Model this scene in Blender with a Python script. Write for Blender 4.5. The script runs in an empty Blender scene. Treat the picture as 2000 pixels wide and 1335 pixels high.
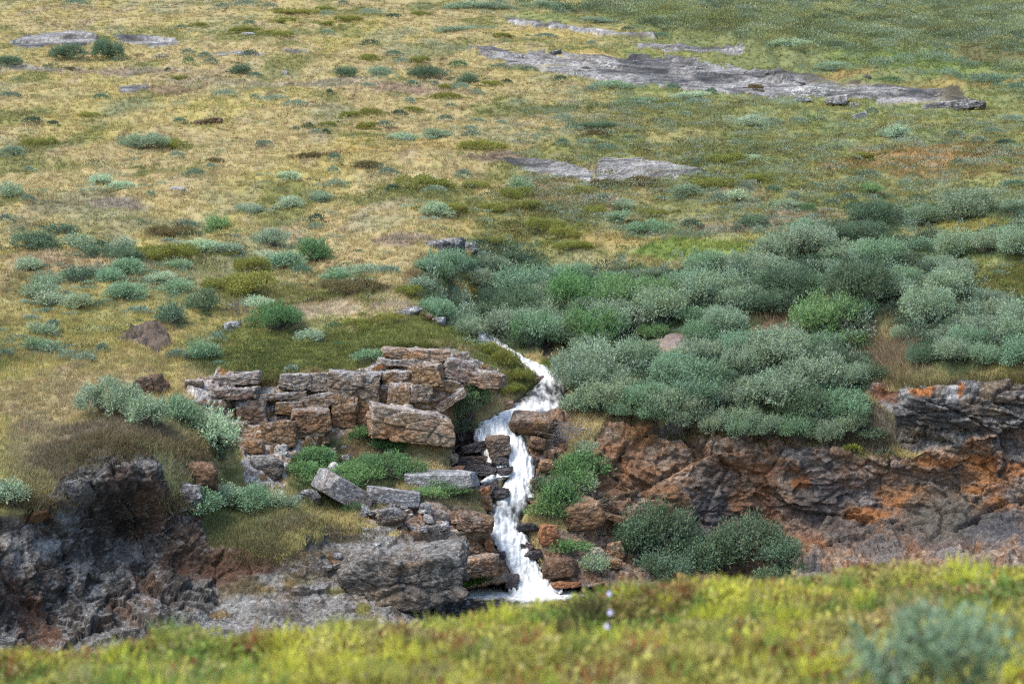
import bpy, math, random
import numpy as np
from mathutils import Matrix, Vector

random.seed(7)
RNG = np.random.default_rng(7)
SC = bpy.context.scene
COL = SC.collection

# ------------------------------------------------------------------ camera model (photo is 2000 x 1335)
F = 1000.0 / math.tan(math.radians(12.5))
PITCH = math.atan((667.5 - 360.0) / F)
CP, SP = math.cos(PITCH), math.sin(PITCH)

def ray(px, py):
    a = (np.asarray(px, float) - 1000.0) / F
    b = (667.5 - np.asarray(py, float)) / F
    return np.stack([a, CP + b * SP, -SP + b * CP], -1)

# ------------------------------------------------------------------ numpy noise
def _h(ix, iy, iz, seed):
    h = (ix.astype(np.int64) * 374761393 + iy.astype(np.int64) * 668265263 + iz.astype(np.int64) * 2147483647 + seed * 974634777) & 0xFFFFFFFF
    h = ((h ^ (h >> 13)) * 1274126177) & 0xFFFFFFFF
    h = ((h ^ (h >> 16)) * 2246822519) & 0xFFFFFFFF
    return h ^ (h >> 15)

def _hf(h, k):
    return (((h * (2 * k + 1) * 2654435761) >> 8) & 0xFFFF) / 65535.0

_G = np.random.default_rng(1).normal(size=(64, 3)); _G /= np.linalg.norm(_G, axis=1)[:, None]

def noise(P, seed=0):
    P = np.asarray(P, float)
    I = np.floor(P); f = P - I; I = I.astype(np.int64)
    u = f * f * f * (f * (f * 6 - 15) + 10)
    out = np.zeros(len(P))
    for dx in (0, 1):
        wx = u[:, 0] if dx else 1 - u[:, 0]
        for dy in (0, 1):
            wy = u[:, 1] if dy else 1 - u[:, 1]
            for dz in (0, 1):
                wz = u[:, 2] if dz else 1 - u[:, 2]
                g = _G[_h(I[:, 0] + dx, I[:, 1] + dy, I[:, 2] + dz, seed) & 63]
                d = g[:, 0] * (f[:, 0] - dx) + g[:, 1] * (f[:, 1] - dy) + g[:, 2] * (f[:, 2] - dz)
                out += wx * wy * wz * d
    return out * 1.6

def fbm(P, seed=0, octv=4, gain=0.5):
    P = np.asarray(P, float); s = np.zeros(len(P)); a = 1.0; t = 0.0
    for o in range(octv):
        s += a * noise(P * (2.03 ** o) + o * 17.3, seed + o); t += a; a *= gain
    return s / t

def facets(P, seed=0, tilt=0.6):
    """Blocky cellular relief: each cell is a tilted plane at its own height. Returns (height, F2-F1, cell hash 0..1)."""
    I = np.floor(P).astype(np.int64)
    n = len(P)
    f1 = np.full(n, 9e9); f2 = np.full(n, 9e9); hh = np.zeros(n); cid = np.zeros(n)
    for dx in (-1, 0, 1):
        for dy in (-1, 0, 1):
            for dz in (-1, 0, 1):
                c = I + np.array([dx, dy, dz])
                h = _h(c[:, 0], c[:, 1], c[:, 2], seed)
                s = c + 0.5 + (np.stack([_hf(h, 1), _hf(h, 2), _hf(h, 3)], -1) - 0.5) * 0.9
                v = P - s
                d = np.sqrt((v * v).sum(1))
                t = np.stack([_hf(h, 4), _hf(h, 5), _hf(h, 6)], -1) - 0.5
                val = (_hf(h, 7) - 0.5) + (v * t).sum(1) * 2 * tilt
                nearer = d < f1
                f2 = np.where(nearer, f1, np.minimum(f2, d))
                hh = np.where(nearer, val, hh); cid = np.where(nearer, _hf(h, 8), cid); f1 = np.where(nearer, d, f1)
    return hh, f2 - f1, cid

def unit(v): return v / (np.linalg.norm(v, axis=1)[:, None] + 1e-9)

def sstep(a, b, x):
    t = np.clip((x - a) / (b - a), 0, 1); return t * t * (3 - 2 * t)

def lin(r, g, b, k=0.5):
    c = np.array([r, g, b], float) / 255.0
    v = np.where(c <= 0.04045, c / 12.92, ((c + 0.055) / 1.055) ** 2.4) * k
    return v * 0.96 + v.mean() * 0.04

def mixc(A, B, t):
    return A * (1 - t[:, None]) + B * t[:, None]

# ------------------------------------------------------------------ mesh building
def make_mesh(name, V, faces, n, col=None, smooth=False, attrs=None):
    """faces: (m, n) int array of n-gons."""
    me = bpy.data.meshes.new(name)
    V = np.ascontiguousarray(V, np.float32); faces = np.ascontiguousarray(faces, np.int32)
    me.vertices.add(len(V)); me.vertices.foreach_set('co', V.ravel())
    me.loops.add(faces.size); me.loops.foreach_set('vertex_index', faces.ravel())
    me.polygons.add(len(faces)); me.polygons.foreach_set('loop_start', np.arange(0, faces.size, n, dtype=np.int32))
    if smooth:
        me.polygons.foreach_set('use_smooth', np.ones(len(faces), bool))
    me.update(calc_edges=True)
    if col is not None:
        a = me.color_attributes.new('Col', 'FLOAT_COLOR', 'POINT')
        c = np.ones((len(V), 4), np.float32); c[:, :3] = np.clip(col, 0.002, 1)
        a.data.foreach_set('color', c.ravel())
    for k, v in (attrs or {}).items():
        a = me.attributes.new(k, 'FLOAT', 'POINT'); a.data.foreach_set('value', np.asarray(v, np.float32))
    return me

def link(name, me, mat=None, parent=None):
    o = bpy.data.objects.new(name, me)
    if mat is not None and me is not None and not me.materials:
        me.materials.append(mat)
    COL.objects.link(o)
    if parent is not None:
        o.parent = parent
    return o

def tag(o, label=None, cat=None, group=None, kind=None):
    if label: o['label'] = label
    if cat: o['category'] = cat
    if group: o['group'] = group
    if kind or label: o['kind'] = kind or 'thing'
    return o

# ------------------------------------------------------------------ materials
def new_mat(name):
    m = bpy.data.materials.new(name); m.use_nodes = True
    nt = m.node_tree; nt.nodes.clear()
    out = nt.nodes.new('ShaderNodeOutputMaterial')
    return m, nt, out

def N(nt, t, **kw):
    n = nt.nodes.new(t)
    for k, v in kw.items(): setattr(n, k, v)
    return n

def attr_col(nt):
    a = N(nt, 'ShaderNodeAttribute'); a.attribute_name = 'Col'; return a.outputs['Color']

def mul_noise(nt, col, scale, lo, hi, detail=4, coord='Object'):
    tc = N(nt, 'ShaderNodeTexCoord')
    nz = N(nt, 'ShaderNodeTexNoise'); nz.inputs['Scale'].default_value = scale; nz.inputs['Detail'].default_value = detail
    nt.links.new(tc.outputs[coord], nz.inputs['Vector'])
    mr = N(nt, 'ShaderNodeMapRange'); mr.inputs['From Min'].default_value = 0.3; mr.inputs['From Max'].default_value = 0.7
    mr.inputs['To Min'].default_value = lo; mr.inputs['To Max'].default_value = hi
    nt.links.new(nz.outputs['Fac'], mr.inputs['Value'])
    mx = N(nt, 'ShaderNodeVectorMath', operation='MULTIPLY')
    nt.links.new(col, mx.inputs[0]); nt.links.new(mr.outputs['Result'], mx.inputs[1])
    return mx.outputs['Vector'], nz

def rock_material(name, rough, bump, spec=0.3):
    m, nt, out = new_mat(name)
    b = N(nt, 'ShaderNodeBsdfPrincipled'); nt.links.new(b.outputs[0], out.inputs[0])
    c, _ = mul_noise(nt, attr_col(nt), 9.0, 0.58, 1.42, 7)
    c, nz = mul_noise(nt, c, 30.0, 0.6, 1.4, 4)
    nt.links.new(c, b.inputs['Base Color'])
    b.inputs['Roughness'].default_value = rough; b.inputs['Specular IOR Level'].default_value = spec
    tc = N(nt, 'ShaderNodeTexCoord')
    n2 = N(nt, 'ShaderNodeTexNoise'); n2.inputs['Scale'].default_value = 14; n2.inputs['Detail'].default_value = 9; n2.inputs['Roughness'].default_value = 0.65
    nt.links.new(tc.outputs['Object'], n2.inputs['Vector'])
    bp = N(nt, 'ShaderNodeBump'); bp.inputs['Strength'].default_value = bump; bp.inputs['Distance'].default_value = 0.09
    nt.links.new(n2.outputs['Fac'], bp.inputs['Height']); nt.links.new(bp.outputs[0], b.inputs['Normal'])
    return m

def ground_material():
    m, nt, out = new_mat('ground_cover')
    b = N(nt, 'ShaderNodeBsdfPrincipled'); nt.links.new(b.outputs[0], out.inputs[0])
    c, _ = mul_noise(nt, attr_col(nt), 3.0, 0.88, 1.12, 6)
    c, nz = mul_noise(nt, c, 16.0, 0.82, 1.18, 5)
    nt.links.new(c, b.inputs['Base Color'])
    b.inputs['Roughness'].default_value = 0.95; b.inputs['Specular IOR Level'].default_value = 0.1
    bp = N(nt, 'ShaderNodeBump'); bp.inputs['Strength'].default_value = 0.7; bp.inputs['Distance'].default_value = 0.08
    nt.links.new(nz.outputs['Fac'], bp.inputs['Height']); nt.links.new(bp.outputs[0], b.inputs['Normal'])
    return m

def leaf_material(name, use_obj, trans=0.25, rough=0.6):
    m, nt, out = new_mat(name)
    c = attr_col(nt)
    if use_obj:
        oi = N(nt, 'ShaderNodeObjectInfo')
        mx = N(nt, 'ShaderNodeVectorMath', operation='MULTIPLY')
        nt.links.new(c, mx.inputs[0]); nt.links.new(oi.outputs['Color'], mx.inputs[1]); c = mx.outputs['Vector']
    b = N(nt, 'ShaderNodeBsdfPrincipled'); b.inputs['Roughness'].default_value = rough; b.inputs['Specular IOR Level'].default_value = 0.1
    t = N(nt, 'ShaderNodeBsdfTranslucent')
    nt.links.new(c, b.inputs['Base Color']); nt.links.new(c, t.inputs['Color'])
    mix = N(nt, 'ShaderNodeMixShader'); mix.inputs[0].default_value = trans
    nt.links.new(b.outputs[0], mix.inputs[1]); nt.links.new(t.outputs[0], mix.inputs[2]); nt.links.new(mix.outputs[0], out.inputs[0])
    return m

def plain_material(name, col, rough=0.8):
    m, nt, out = new_mat(name)
    b = N(nt, 'ShaderNodeBsdfPrincipled'); nt.links.new(b.outputs[0], out.inputs[0])
    rgb = N(nt, 'ShaderNodeRGB'); rgb.outputs[0].default_value = (*col, 1)
    c, _ = mul_noise(nt, rgb.outputs[0], 20.0, 0.75, 1.25, 4)
    nt.links.new(c, b.inputs['Base Color']); b.inputs['Roughness'].default_value = rough
    return m

def water_material():
    m, nt, out = new_mat('stream_water')
    foam = N(nt, 'ShaderNodeAttribute'); foam.attribute_name = 'foam'
    w = N(nt, 'ShaderNodeBsdfPrincipled'); w.inputs['Roughness'].default_value = 0.12; w.inputs['IOR'].default_value = 1.33
    w.inputs['Base Color'].default_value = (0.035, 0.034, 0.032, 1); w.inputs['Specular IOR Level'].default_value = 0.6
    f = N(nt, 'ShaderNodeBsdfPrincipled'); f.inputs['Roughness'].default_value = 0.6
    rgb = N(nt, 'ShaderNodeValToRGB'); rgb.color_ramp.elements[0].position = .34; rgb.color_ramp.elements[0].color = (0.36, 0.37, 0.36, 1); rgb.color_ramp.elements[1].position = .56; rgb.color_ramp.elements[1].color = (0.64, 0.65, 0.625, 1)
    tc = N(nt, 'ShaderNodeTexCoord')
    mp = N(nt, 'ShaderNodeMapping'); mp.inputs['Scale'].default_value = (1, 0.5, 0.45); nt.links.new(tc.outputs['Object'], mp.inputs['Vector'])
    nz = N(nt, 'ShaderNodeTexNoise'); nz.inputs['Scale'].default_value = 8; nz.inputs['Detail'].default_value = 5; nz.inputs['Roughness'].default_value = 0.55
    nt.links.new(mp.outputs[0], nz.inputs['Vector'])
    n3_ = N(nt, 'ShaderNodeTexNoise'); n3_.inputs['Scale'].default_value = 6; n3_.inputs['Detail'].default_value = 6; n3_.inputs['Roughness'].default_value = 0.7
    mp3 = N(nt, 'ShaderNodeMapping'); mp3.inputs['Scale'].default_value = (1.6, 0.5, 0.45); nt.links.new(tc.outputs['Object'], mp3.inputs['Vector']); nt.links.new(mp3.outputs[0], n3_.inputs['Vector'])
    nt.links.new(n3_.outputs['Fac'], rgb.inputs[0])
    nt.links.new(rgb.outputs[0], f.inputs['Base Color'])
    # foam breaks up over the clear water: threshold of noise against the foam amount
    ad = N(nt, 'ShaderNodeMath', operation='ADD'); nt.links.new(foam.outputs['Fac'], ad.inputs[0]); nt.links.new(nz.outputs['Fac'], ad.inputs[1])
    mr = N(nt, 'ShaderNodeMapRange'); mr.inputs['From Min'].default_value = 0.66; mr.inputs['From Max'].default_value = 1.22
    nt.links.new(ad.outputs[0], mr.inputs['Value'])
    mix = N(nt, 'ShaderNodeMixShader'); nt.links.new(mr.outputs['Result'], mix.inputs[0])
    nt.links.new(w.outputs[0], mix.inputs[1]); nt.links.new(f.outputs[0], mix.inputs[2]); nt.links.new(mix.outputs[0], out.inputs[0])
    bp = N(nt, 'ShaderNodeBump'); bp.inputs['Strength'].default_value = 0.6; bp.inputs['Distance'].default_value = 0.07
    nt.links.new(nz.outputs['Fac'], bp.inputs['Height'])
    nt.links.new(bp.outputs[0], f.inputs['Normal'])
    b2 = N(nt, 'ShaderNodeBump'); b2.inputs['Strength'].default_value = 0.25; b2.inputs['Distance'].default_value = 0.03
    nt.links.new(nz.outputs['Fac'], b2.inputs['Height']); nt.links.new(b2.outputs[0], w.inputs['Normal'])
    return m

M_ROCK = rock_material('weathered_rock', 0.9, 1.0)
M_WET = rock_material('wet_rock', 0.32, 0.6, 0.5)
M_GROUND = ground_material()
M_LEAF = leaf_material('willow_leaves', True, 0.3, 0.8)
M_GRASS = leaf_material('grass_blades', False, 0.3, 0.7)
M_FORE = leaf_material('bank_plants', False, 0.35, 0.6)
M_TWIG = plain_material('grey_brown_twigs', (0.11, 0.095, 0.085))
M_DEAD = plain_material('bleached_twigs', (0.2, 0.18, 0.165))
M_WATER = water_material()
M_PETAL = plain_material('pale_violet_petals', (0.36, 0.34, 0.52))

# ------------------------------------------------------------------ terrain: distance control points, thin-plate spline in 1/d
S0, Y0, Z0 = 0.18, 62.0, -3.99
def plane_w(px, py):
    r = ray(px, py); return (r[..., 2] - S0 * r[..., 1]) / (Z0 - S0 * Y0)

CTRL = []
for py in (-320, -150, 0, 110, 220, 330, 430):
    for px in (-450, 0, 450, 900, 1350, 1800, 2450):
        w = float(plane_w(px, py))
        if px > 1000 and py < 150: w *= 1 - 0.16 * min(1, (px - 1000) / 700) * min(1, (150 - py) / 120)
        CTRL.append((px, py, 1 / w))
for px in (-450, 0, 350, 650): CTRL.append((px, 540, 1 / float(plane_w(px, 540))))
CTRL += [(-450,700,58.5),(-450,900,50),(-450,1100,47),(-450,1340,45),(0,620,63),(300,620,63.5),(600,620,64),(0,700,59.3),(300,700,59.5),(600,700,60),(0,800,54.8),(250,800,55.3),
 (120,880,51.8),(250,850,52.6),(0,960,49.6),(50,1050,49.0),(150,1000,50.2),(280,900,51.5),(300,1000,51.3),(0,1200,48.3),(200,1200,49.6),(330,1200,49.8),
 (400,870,54.6),(430,960,53.8),(500,1020,52.8),(560,1060,52.5),(450,1120,52.0),(400,1180,51.0),(450,1215,50.2),(600,1100,52.3),(620,1200,51.2),(700,1060,53.6),
 (780,1100,53.2),(800,1170,52.8),(880,1150,54.8),(450,740,58.8),(600,735,59.3),(750,705,60.2),(870,690,60.6),(930,720,60.2),(450,850,57.2),(600,860,58.0),(740,850,58.7),
 (860,870,58.8),(600,950,55.9),(700,920,56.9),(800,920,57.3),(880,930,57.7),(650,1000,55.2),(780,990,55.6),(900,990,56.5),(860,1050,55.1),(940,1080,55.9),
 (905,595,69.5),(935,640,66.8),(965,668,65.3),(1020,700,63.6),(1060,735,62.5),(1075,765,61.7),(1050,795,61.0),(960,835,59.9),(1005,880,59.3),(1010,940,58.5),(1000,985,57.9),
 (1000,1010,57.5),(1020,1080,56.8),(1045,1140,56.3),(1040,1190,55.3),(1040,1320,46.4),(850,560,67.3),(850,610,64.8),(860,650,62.6),(990,720,62.1),(980,760,61.3),(905,840,60.0),(900,880,59.5),
 (1085,640,67),(1150,690,64.5),(1200,760,62),(1110,740,62.6),(1100,830,60.4),(1090,900,59.4),(1110,960,58.5),(1080,1030,57.5),(1120,1090,56.7),(1180,1140,56.1),(1150,1320,46.4),
 (1100,540,71),(1300,540,70.5),(1500,540,69),(1700,540,67.5),(1900,540,66.5),(2450,540,65),(1000,600,69.5),(1300,680,63.8),(1500,680,63.5),(1530,620,66),(1700,640,64),(1900,650,61.8),(2450,650,60),
 (1250,790,60.8),(1450,820,60.2),(1650,830,59.9),(1720,730,61),(1800,752,58.4),(1980,747,58.0),(1800,860,58.6),(1980,830,58.0),(1180,830,60.1),(1300,835,60),(1450,862,59.9),
 (1600,882,59.5),(1750,900,59.2),(1950,870,58.2),(1170,990,58.9),(1300,1000,59.1),(1300,1090,58.3),(1450,1120,58.2),(1650,1120,57.6),(1850,1100,56.6),(2000,1080,56.0),(2450,1100,55),
 (2450,850,57.2),(1500,1320,46.6),(2000,1320,46.2),(600,1330,46.2),(1000,1560,36.5),(0,1560,36.5),(2000,1560,36),(0,1330,46.4)]
CT = np.array(CTRL, float)
def _U(r2): return np.where(r2 > 0, r2 * np.log(r2 + 1e-12), 0.0)
_S = 1000.0
_c = CT[:, :2] / _S; _n = len(_c)
_K = _U(((_c[:, None] - _c[None]) ** 2).sum(-1)) + np.eye(_n) * 2e-4
_Pm = np.hstack([np.ones((_n, 1)), _c])
_A = np.block([[_K, _Pm], [_Pm.T, np.zeros((3, 3))]])
_sol = np.linalg.solve(_A, np.concatenate([1.0 / CT[:, 2], np.zeros(3)]))

def base_d(px, py):
    q = np.stack([np.ravel(px), np.ravel(py)], -1) / _S
    out = np.empty(len(q))
    for i in range(0, len(q), 40000):
        s = q[i:i + 40000]
        k = _U(((s[:, None] - _c[None]) ** 2).sum(-1))
        out[i:i + 40000] = k @ _sol[:_n] + _sol[_n] + s @ _sol[_n + 1:]
    return (1.0 / np.maximum(out, 1 / 900.0)).reshape(np.shape(px))

gx = np.concatenate([np.arange(-420, 0, 9), np.arange(0, 2000, 2.7), np.arange(2000, 2430, 9)])
gy = np.concatenate([np.arange(-300, 0, 7), np.arange(0, 60, 2.4), np.arange(60, 236, 1.3), np.arange(236, 300, 2.6), np.arange(300, 362, 1.3), np.arange(362, 560, 2.6), np.arange(560, 1300, 2.1), np.arange(1300, 1560, 14)])
GX, GY = np.meshgrid(gx, gy)
NY, NX = GX.shape
gpx, gpy = GX.ravel(), GY.ravel()
D0 = base_d(gpx, gpy)
R0 = ray(gpx, gpy)
P0 = R0 * D0[:, None]

def poly_mask(poly, x, y):
    p = np.array(poly, float); ins = np.zeros(len(x), bool); j = len(p) - 1
    for i in range(len(p)):
        xi, yi = p[i]; xj, yj = p[j]
        if yi != yj:
            c = ((yi > y) != (yj > y)) & (x < (xj - xi) * (y - yi) / (yj - yi) + xi)
            ins ^= c
        j = i
    return ins

def blur(a, k):
    a = a.reshape(NY, NX).astype(float)
    for _ in range(k):
        b = np.pad(a, 1, mode='edge')
        a = (b[1:-1, 1:-1] * 2 + b[:-2, 1:-1] + b[2:, 1:-1] + b[1:-1, :-2] + b[1:-1, 2:]) / 6
    return a.ravel()

WX = fbm(P0 * 0.55, 3, 4); WY = fbm(P0 * 0.55 + 50, 4, 4)
def warped(amp): return gpx + WX * amp, gpy + WY * amp * 0.6

# ---- rock regions of the terrain, each cut out as a thing of its own
#   name, category, label, polygon, material palette, relief, cell size (x,y,z), warp
ROCKS = [
 ('cliff', 'cliff', 'near-black cliff streaked with white lichen above the grassy bank, rust at its foot', [(-450,900),(0,1015),(70,990),(110,945),(150,905),(200,872),(275,882),(325,905),(330,975),(392,1005),(405,1060),(470,1085),(548,1105),(500,1160),(420,1190),(380,1250),(370,1340),(-450,1400)], 'black', 0.3, (0.9,0.85,1.25), 6),
 ('cliff', 'cliff', 'brown and orange rock cliff below the willow thicket', [(1152,880),(1165,840),(1195,805),(1240,815),(1340,828),(1430,850),(1500,845),(1600,862),(1680,893),(1760,893),(1850,866),(2000,832),(2450,815),(2450,1400),(1600,1400),(1500,1180),(1370,1120),(1290,1060),(1200,1045),(1120,1050),(1085,1010),(1100,980),(1155,960)], 'brown', 0.36, (1.15,0.95,0.7), 14),
 ('rock_outcrop', 'outcrop', 'dark overhanging outcrop with orange and white lichen along its top edge', [(1690,745),(1738,752),(1800,745),(1900,745),(2000,745),(2450,735),(2450,820),(2000,838),(1900,862),(1800,878),(1760,870),(1745,800),(1700,775)], 'slate', 0.2, (1.1,0.8,0.32), 6),
 ('rock_ledge', 'ledge', 'jointed grey and rust rock ledge stepping down to the waterfall', [(370,748),(420,722),(510,738),(560,735),(650,728),(740,705),(760,686),(880,682),(930,700),(978,730),(978,772),(890,772),(876,800),(876,880),(830,866),(735,850),(650,846),(570,880),(555,950),(480,955),(470,870),(430,830),(380,790)], 'ledge', 0.16, (0.62,0.6,0.3), 8),
 ('bedrock', 'bedrock', 'low hump of lichen-spotted grey bedrock behind the grassy bank', [(372,1260),(420,1185),(520,1125),(600,1065),(650,1035),(740,1030),(800,1050),(880,1080),(905,1150),(890,1230),(600,1300)], 'lichen', 0.12, (0.6,0.6,0.4), 16),
 ('rock_bank', 'bank', 'orange shelving rock bank beside the lowest fall', [(690,1012),(830,985),(935,1000),(968,1035),(975,1075),(1000,1105),(990,1145),(905,1150),(880,1080),(800,1050)], 'orange', 0.14, (0.6,0.5,0.16), 10),
 ('rock_bank', 'bank', 'dark brown rock bank opposite the orange shelving rock, under small green bushes', [(1046,1025),(1100,1040),(1200,1048),(1290,1062),(1330,1110),(1240,1180),(1080,1165),(1062,1100)], 'brown', 0.14, (0.5,0.5,0.2), 10),
 ('rock_bank', 'bank', 'wet black rock steps left of the middle fall', [(873,850),(930,840),(945,870),(965,900),(975,960),(955,985),(930,960),(880,920)], 'wet', 0.14, (0.5,0.5,0.14), 5),
 ('rock_bank', 'bank', 'broken reddish rock bank right of the middle fall', [(1045,800),(1110,800),(1120,840),(1085,930),(1050,960),(1030,930),(1035,860)], 'brown', 0.14, (0.4,0.4,0.25), 5),
 ('rock_outcrop', 'outcrop', 'long grey bedrock band sloping across the upper hillside', [(905,86),(1000,101),(1120,107),(1200,116),(1240,106),(1300,112),(1400,128),(1530,141),(1640,160),(1750,168),(1870,184),(1895,200),(1760,206),(1650,192),(1520,191),(1370,181),(1250,168),(1150,158),(1060,140),(960,118)], 'band', 0.34, (2.6,1.2,0.3), 22),
 ('rock_outcrop', 'outcrop', 'pale rock strip just above the long grey band', [(1225,84),(1300,89),(1360,93),(1452,98),(1452,113),(1370,112),(1300,103),(1250,96)], 'band', 0.14, (2.0,1.2,0.3), 7),
 ('rock_outcrop', 'outcrop', 'thin rock streak at the uppermost edge of the tan slope', [(985,34),(1110,48),(1270,68),(1290,79),(1200,70),(1090,57),(990,46)], 'band', 0.1, (2.0,1.2,0.3), 7),
 ('rock_outcrop', 'outcrop', 'flat grey rock patch in mid slope, west part of a split pair', [(968,311),(1050,311),(1118,325),(1160,333),(1160,352),(1110,346),(1020,330)], 'band', 0.1, (1.4,1.0,0.25), 7),
 ('rock_outcrop', 'outcrop', 'domed grey rock patch in mid slope, east part of a split pair', [(1160,330),(1172,309),(1250,311),(1330,325),(1392,342),(1380,349),(1300,352),(1210,353),(1165,350)], 'band', 0.12, (1.4,1.0,0.25), 7),
 ('rock_outcrop', 'outcrop', 'grey outcrop directly above the darkest double shrub', [(15,82),(60,70),(135,60),(178,62),(195,76),(150,92),(30,94)], 'band', 0.12, (1.4,1.0,0.3), 8),
 ('rock_outcrop', 'outcrop', 'blue-grey ribbed outcrop beside the darkest double shrub', [(222,71),(270,69),(345,77),(350,88),(290,93),(240,86)], 'band', 0.12, (1.4,1.0,0.3), 6),
 ('rock_outcrop', 'outcrop', 'small flat grey rock exposed east of the darkest double shrub', [(415,104),(470,102),(520,107),(500,115),(430,114)], 'band', 0.06, (1.0,0.8,0.25), 5),
 ('rock_outcrop', 'outcrop', 'pale flat rock sheet with a dark upper edge in the tan slope', [(540,98),(600,100),(610,108),(560,111)], 'band', 0.05, (1.0,0.8,0.25), 4),
 ('rock_outcrop', 'outcrop', 'oval grey-brown slab lying flush in the tan meadow', [(230,172),(262,167),(292,170),(292,181),(255,186),(232,183)], 'band', 0.06, (0.8,0.6,0.2), 4),
 ('earth_bank', 'bank', 'dark eroded earth bank under a turf lip on the near tan slope', [(222,660),(262,632),(300,622),(330,645),(335,675),(300,690),(255,668)], 'earth', 0.12, (0.3,0.3,0.2), 8),
 ('earth_bank', 'bank', 'tan earth scar cut into the slope below the willow thicket', [(1475,655),(1490,630),(1540,600),(1590,590),(1605,610),(1560,640),(1500,668)], 'tanearth', 0.06, (0.4,0.4,0.3), 10),
 ('earth_bank', 'bank', 'narrow brown earth scar between thicket shrubs above the bend', [(1052,690),(1060,650),(1085,622),(1105,625),(1092,660),(1082,700),(1060,705)], 'tanearth', 0.05, (0.4,0.4,0.3), 6),
 ('earth_bank', 'bank', 'rounded bare mound with purplish gravel among thicket shrubs', [(1250,672),(1280,655),(1330,648),(1352,662),(1330,688),(1290,690)], 'gravel', 0.04, (0.4,0.4,0.3), 6),
]
rid = np.full(len(gpx), -1, int)
_wx2 = noise(P0 * 2.1, 8); _wy2 = noise(P0 * 2.1 + 30, 9)
for i, r in enumerate(ROCKS):
    x, y = warped(r[7]); x = x + _wx2 * (12 if i in (0, 1, 3, 4) else 5); y = y + _wy2 * (14 if i in (0, 1, 3, 4) else 3)
    rid = np.where(poly_mask(r[3], x, y) & (rid < 0), i, rid)

# ---- the stream's channel
CH = np.array([(905,592,14,1,),(918,612,9,.8),(938,645,11,.55),(955,662,22,.55),(985,680,17,.6),(1015,700,15,.85),(1040,712,24,.85),(1068,728,24,.85),(1082,742,27,.75),(1070,757,36,.42),
 (1062,772,46,.34),(1052,784,53,.40),(1047,796,53,.92),(1018,806,46,.98),(986,818,36,1.0),(968,830,36,1.0),(966,842,42,1.0),(984,854,40,1.0),(1006,868,25,1.0),(1013,888,26,1.0),(1018,912,27,1.0),(1016,935,30,1.0),
 (1010,955,34,.95),(1005,972,40,.8),(996,988,40,.5),(985,1003,34,.38),(984,1016,32,.5),(990,1034,38,.98),(1003,1060,36,1.0),(1015,1085,31,1.0),(1028,1110,31,1.0),(1040,1132,38,1.0),(1046,1150,56,1.0),(1044,1166,72,.95),(1040,1185,85,.55)], float)
CH2 = np.array([(934,842,8,.9),(938,852,16,1.0),(944,866,13,.9),(953,884,14,.95),(968,905,20,.78),(975,920,24,.75),(985,940,24,.8)], float)
CH3 = np.array([(990,925,18,.6),(965,936,20,.75),(950,944,16,.6),(935,950,6,.5)], float)
def channel(y, ch=CH):
    return np.interp(y, ch[:, 1], ch[:, 0]), np.interp(y, ch[:, 1], ch[:, 2])
cx, hw = channel(gpy)
inch = (gpy > 585) & (gpy < 1200)
tt = np.abs(gpx - cx) / hw
carve = np.where(inch, 1 - sstep(0.8, 1.25, tt), 0.0)

# ---- displacement
gridN = np.cross(np.gradient(P0.reshape(NY, NX, 3), axis=1), np.gradient(P0.reshape(NY, NX, 3), axis=0)).reshape(-1, 3)
gridN /= np.linalg.norm(gridN, axis=1)[:, None] + 1e-12
gridN *= np.sign((gridN * -R0).sum(1))[:, None]
rockm = blur((rid >= 0), 3) * (rid >= 0)
_b = blur((rid == 0) | (rid == 1), 60); rockm = np.where(rid == 0, np.clip(_b * 2 - 1, 0, 1) ** .7, rockm)
P = P0.copy()
soft = 1 - blur(rid >= 0, 2)
und = fbm(P0 * np.array([0.10, 0.10, 0.1]), 21, 3) * 0.5 + fbm(P0 * np.array([0.38, 0.3, 0.3]), 22, 3) * 0.36 + fbm(P0 * np.array([1.5, 1.1, 1.2]), 23, 3) * 0.13
P[:, 2] += und * soft * np.where(inch, np.clip((tt - 1) / 3, 0, 1), 1) * np.clip((gpy - (-300)) / 100, 0, 1)
_sc = sstep(1150, 1350, gpx + WX * 150 + (60 - gpy) * 2) * sstep(150, 90, gpy - (gpx - 1300) * 0.11 + WY * 60)
P[:, 2] += _sc * (np.abs(fbm(P0 * np.array([.36, .07, .1]), 25, 3)) * .8 + fbm(P0 * np.array([.9, .2, .3]), 26, 3) * .3)
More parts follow.
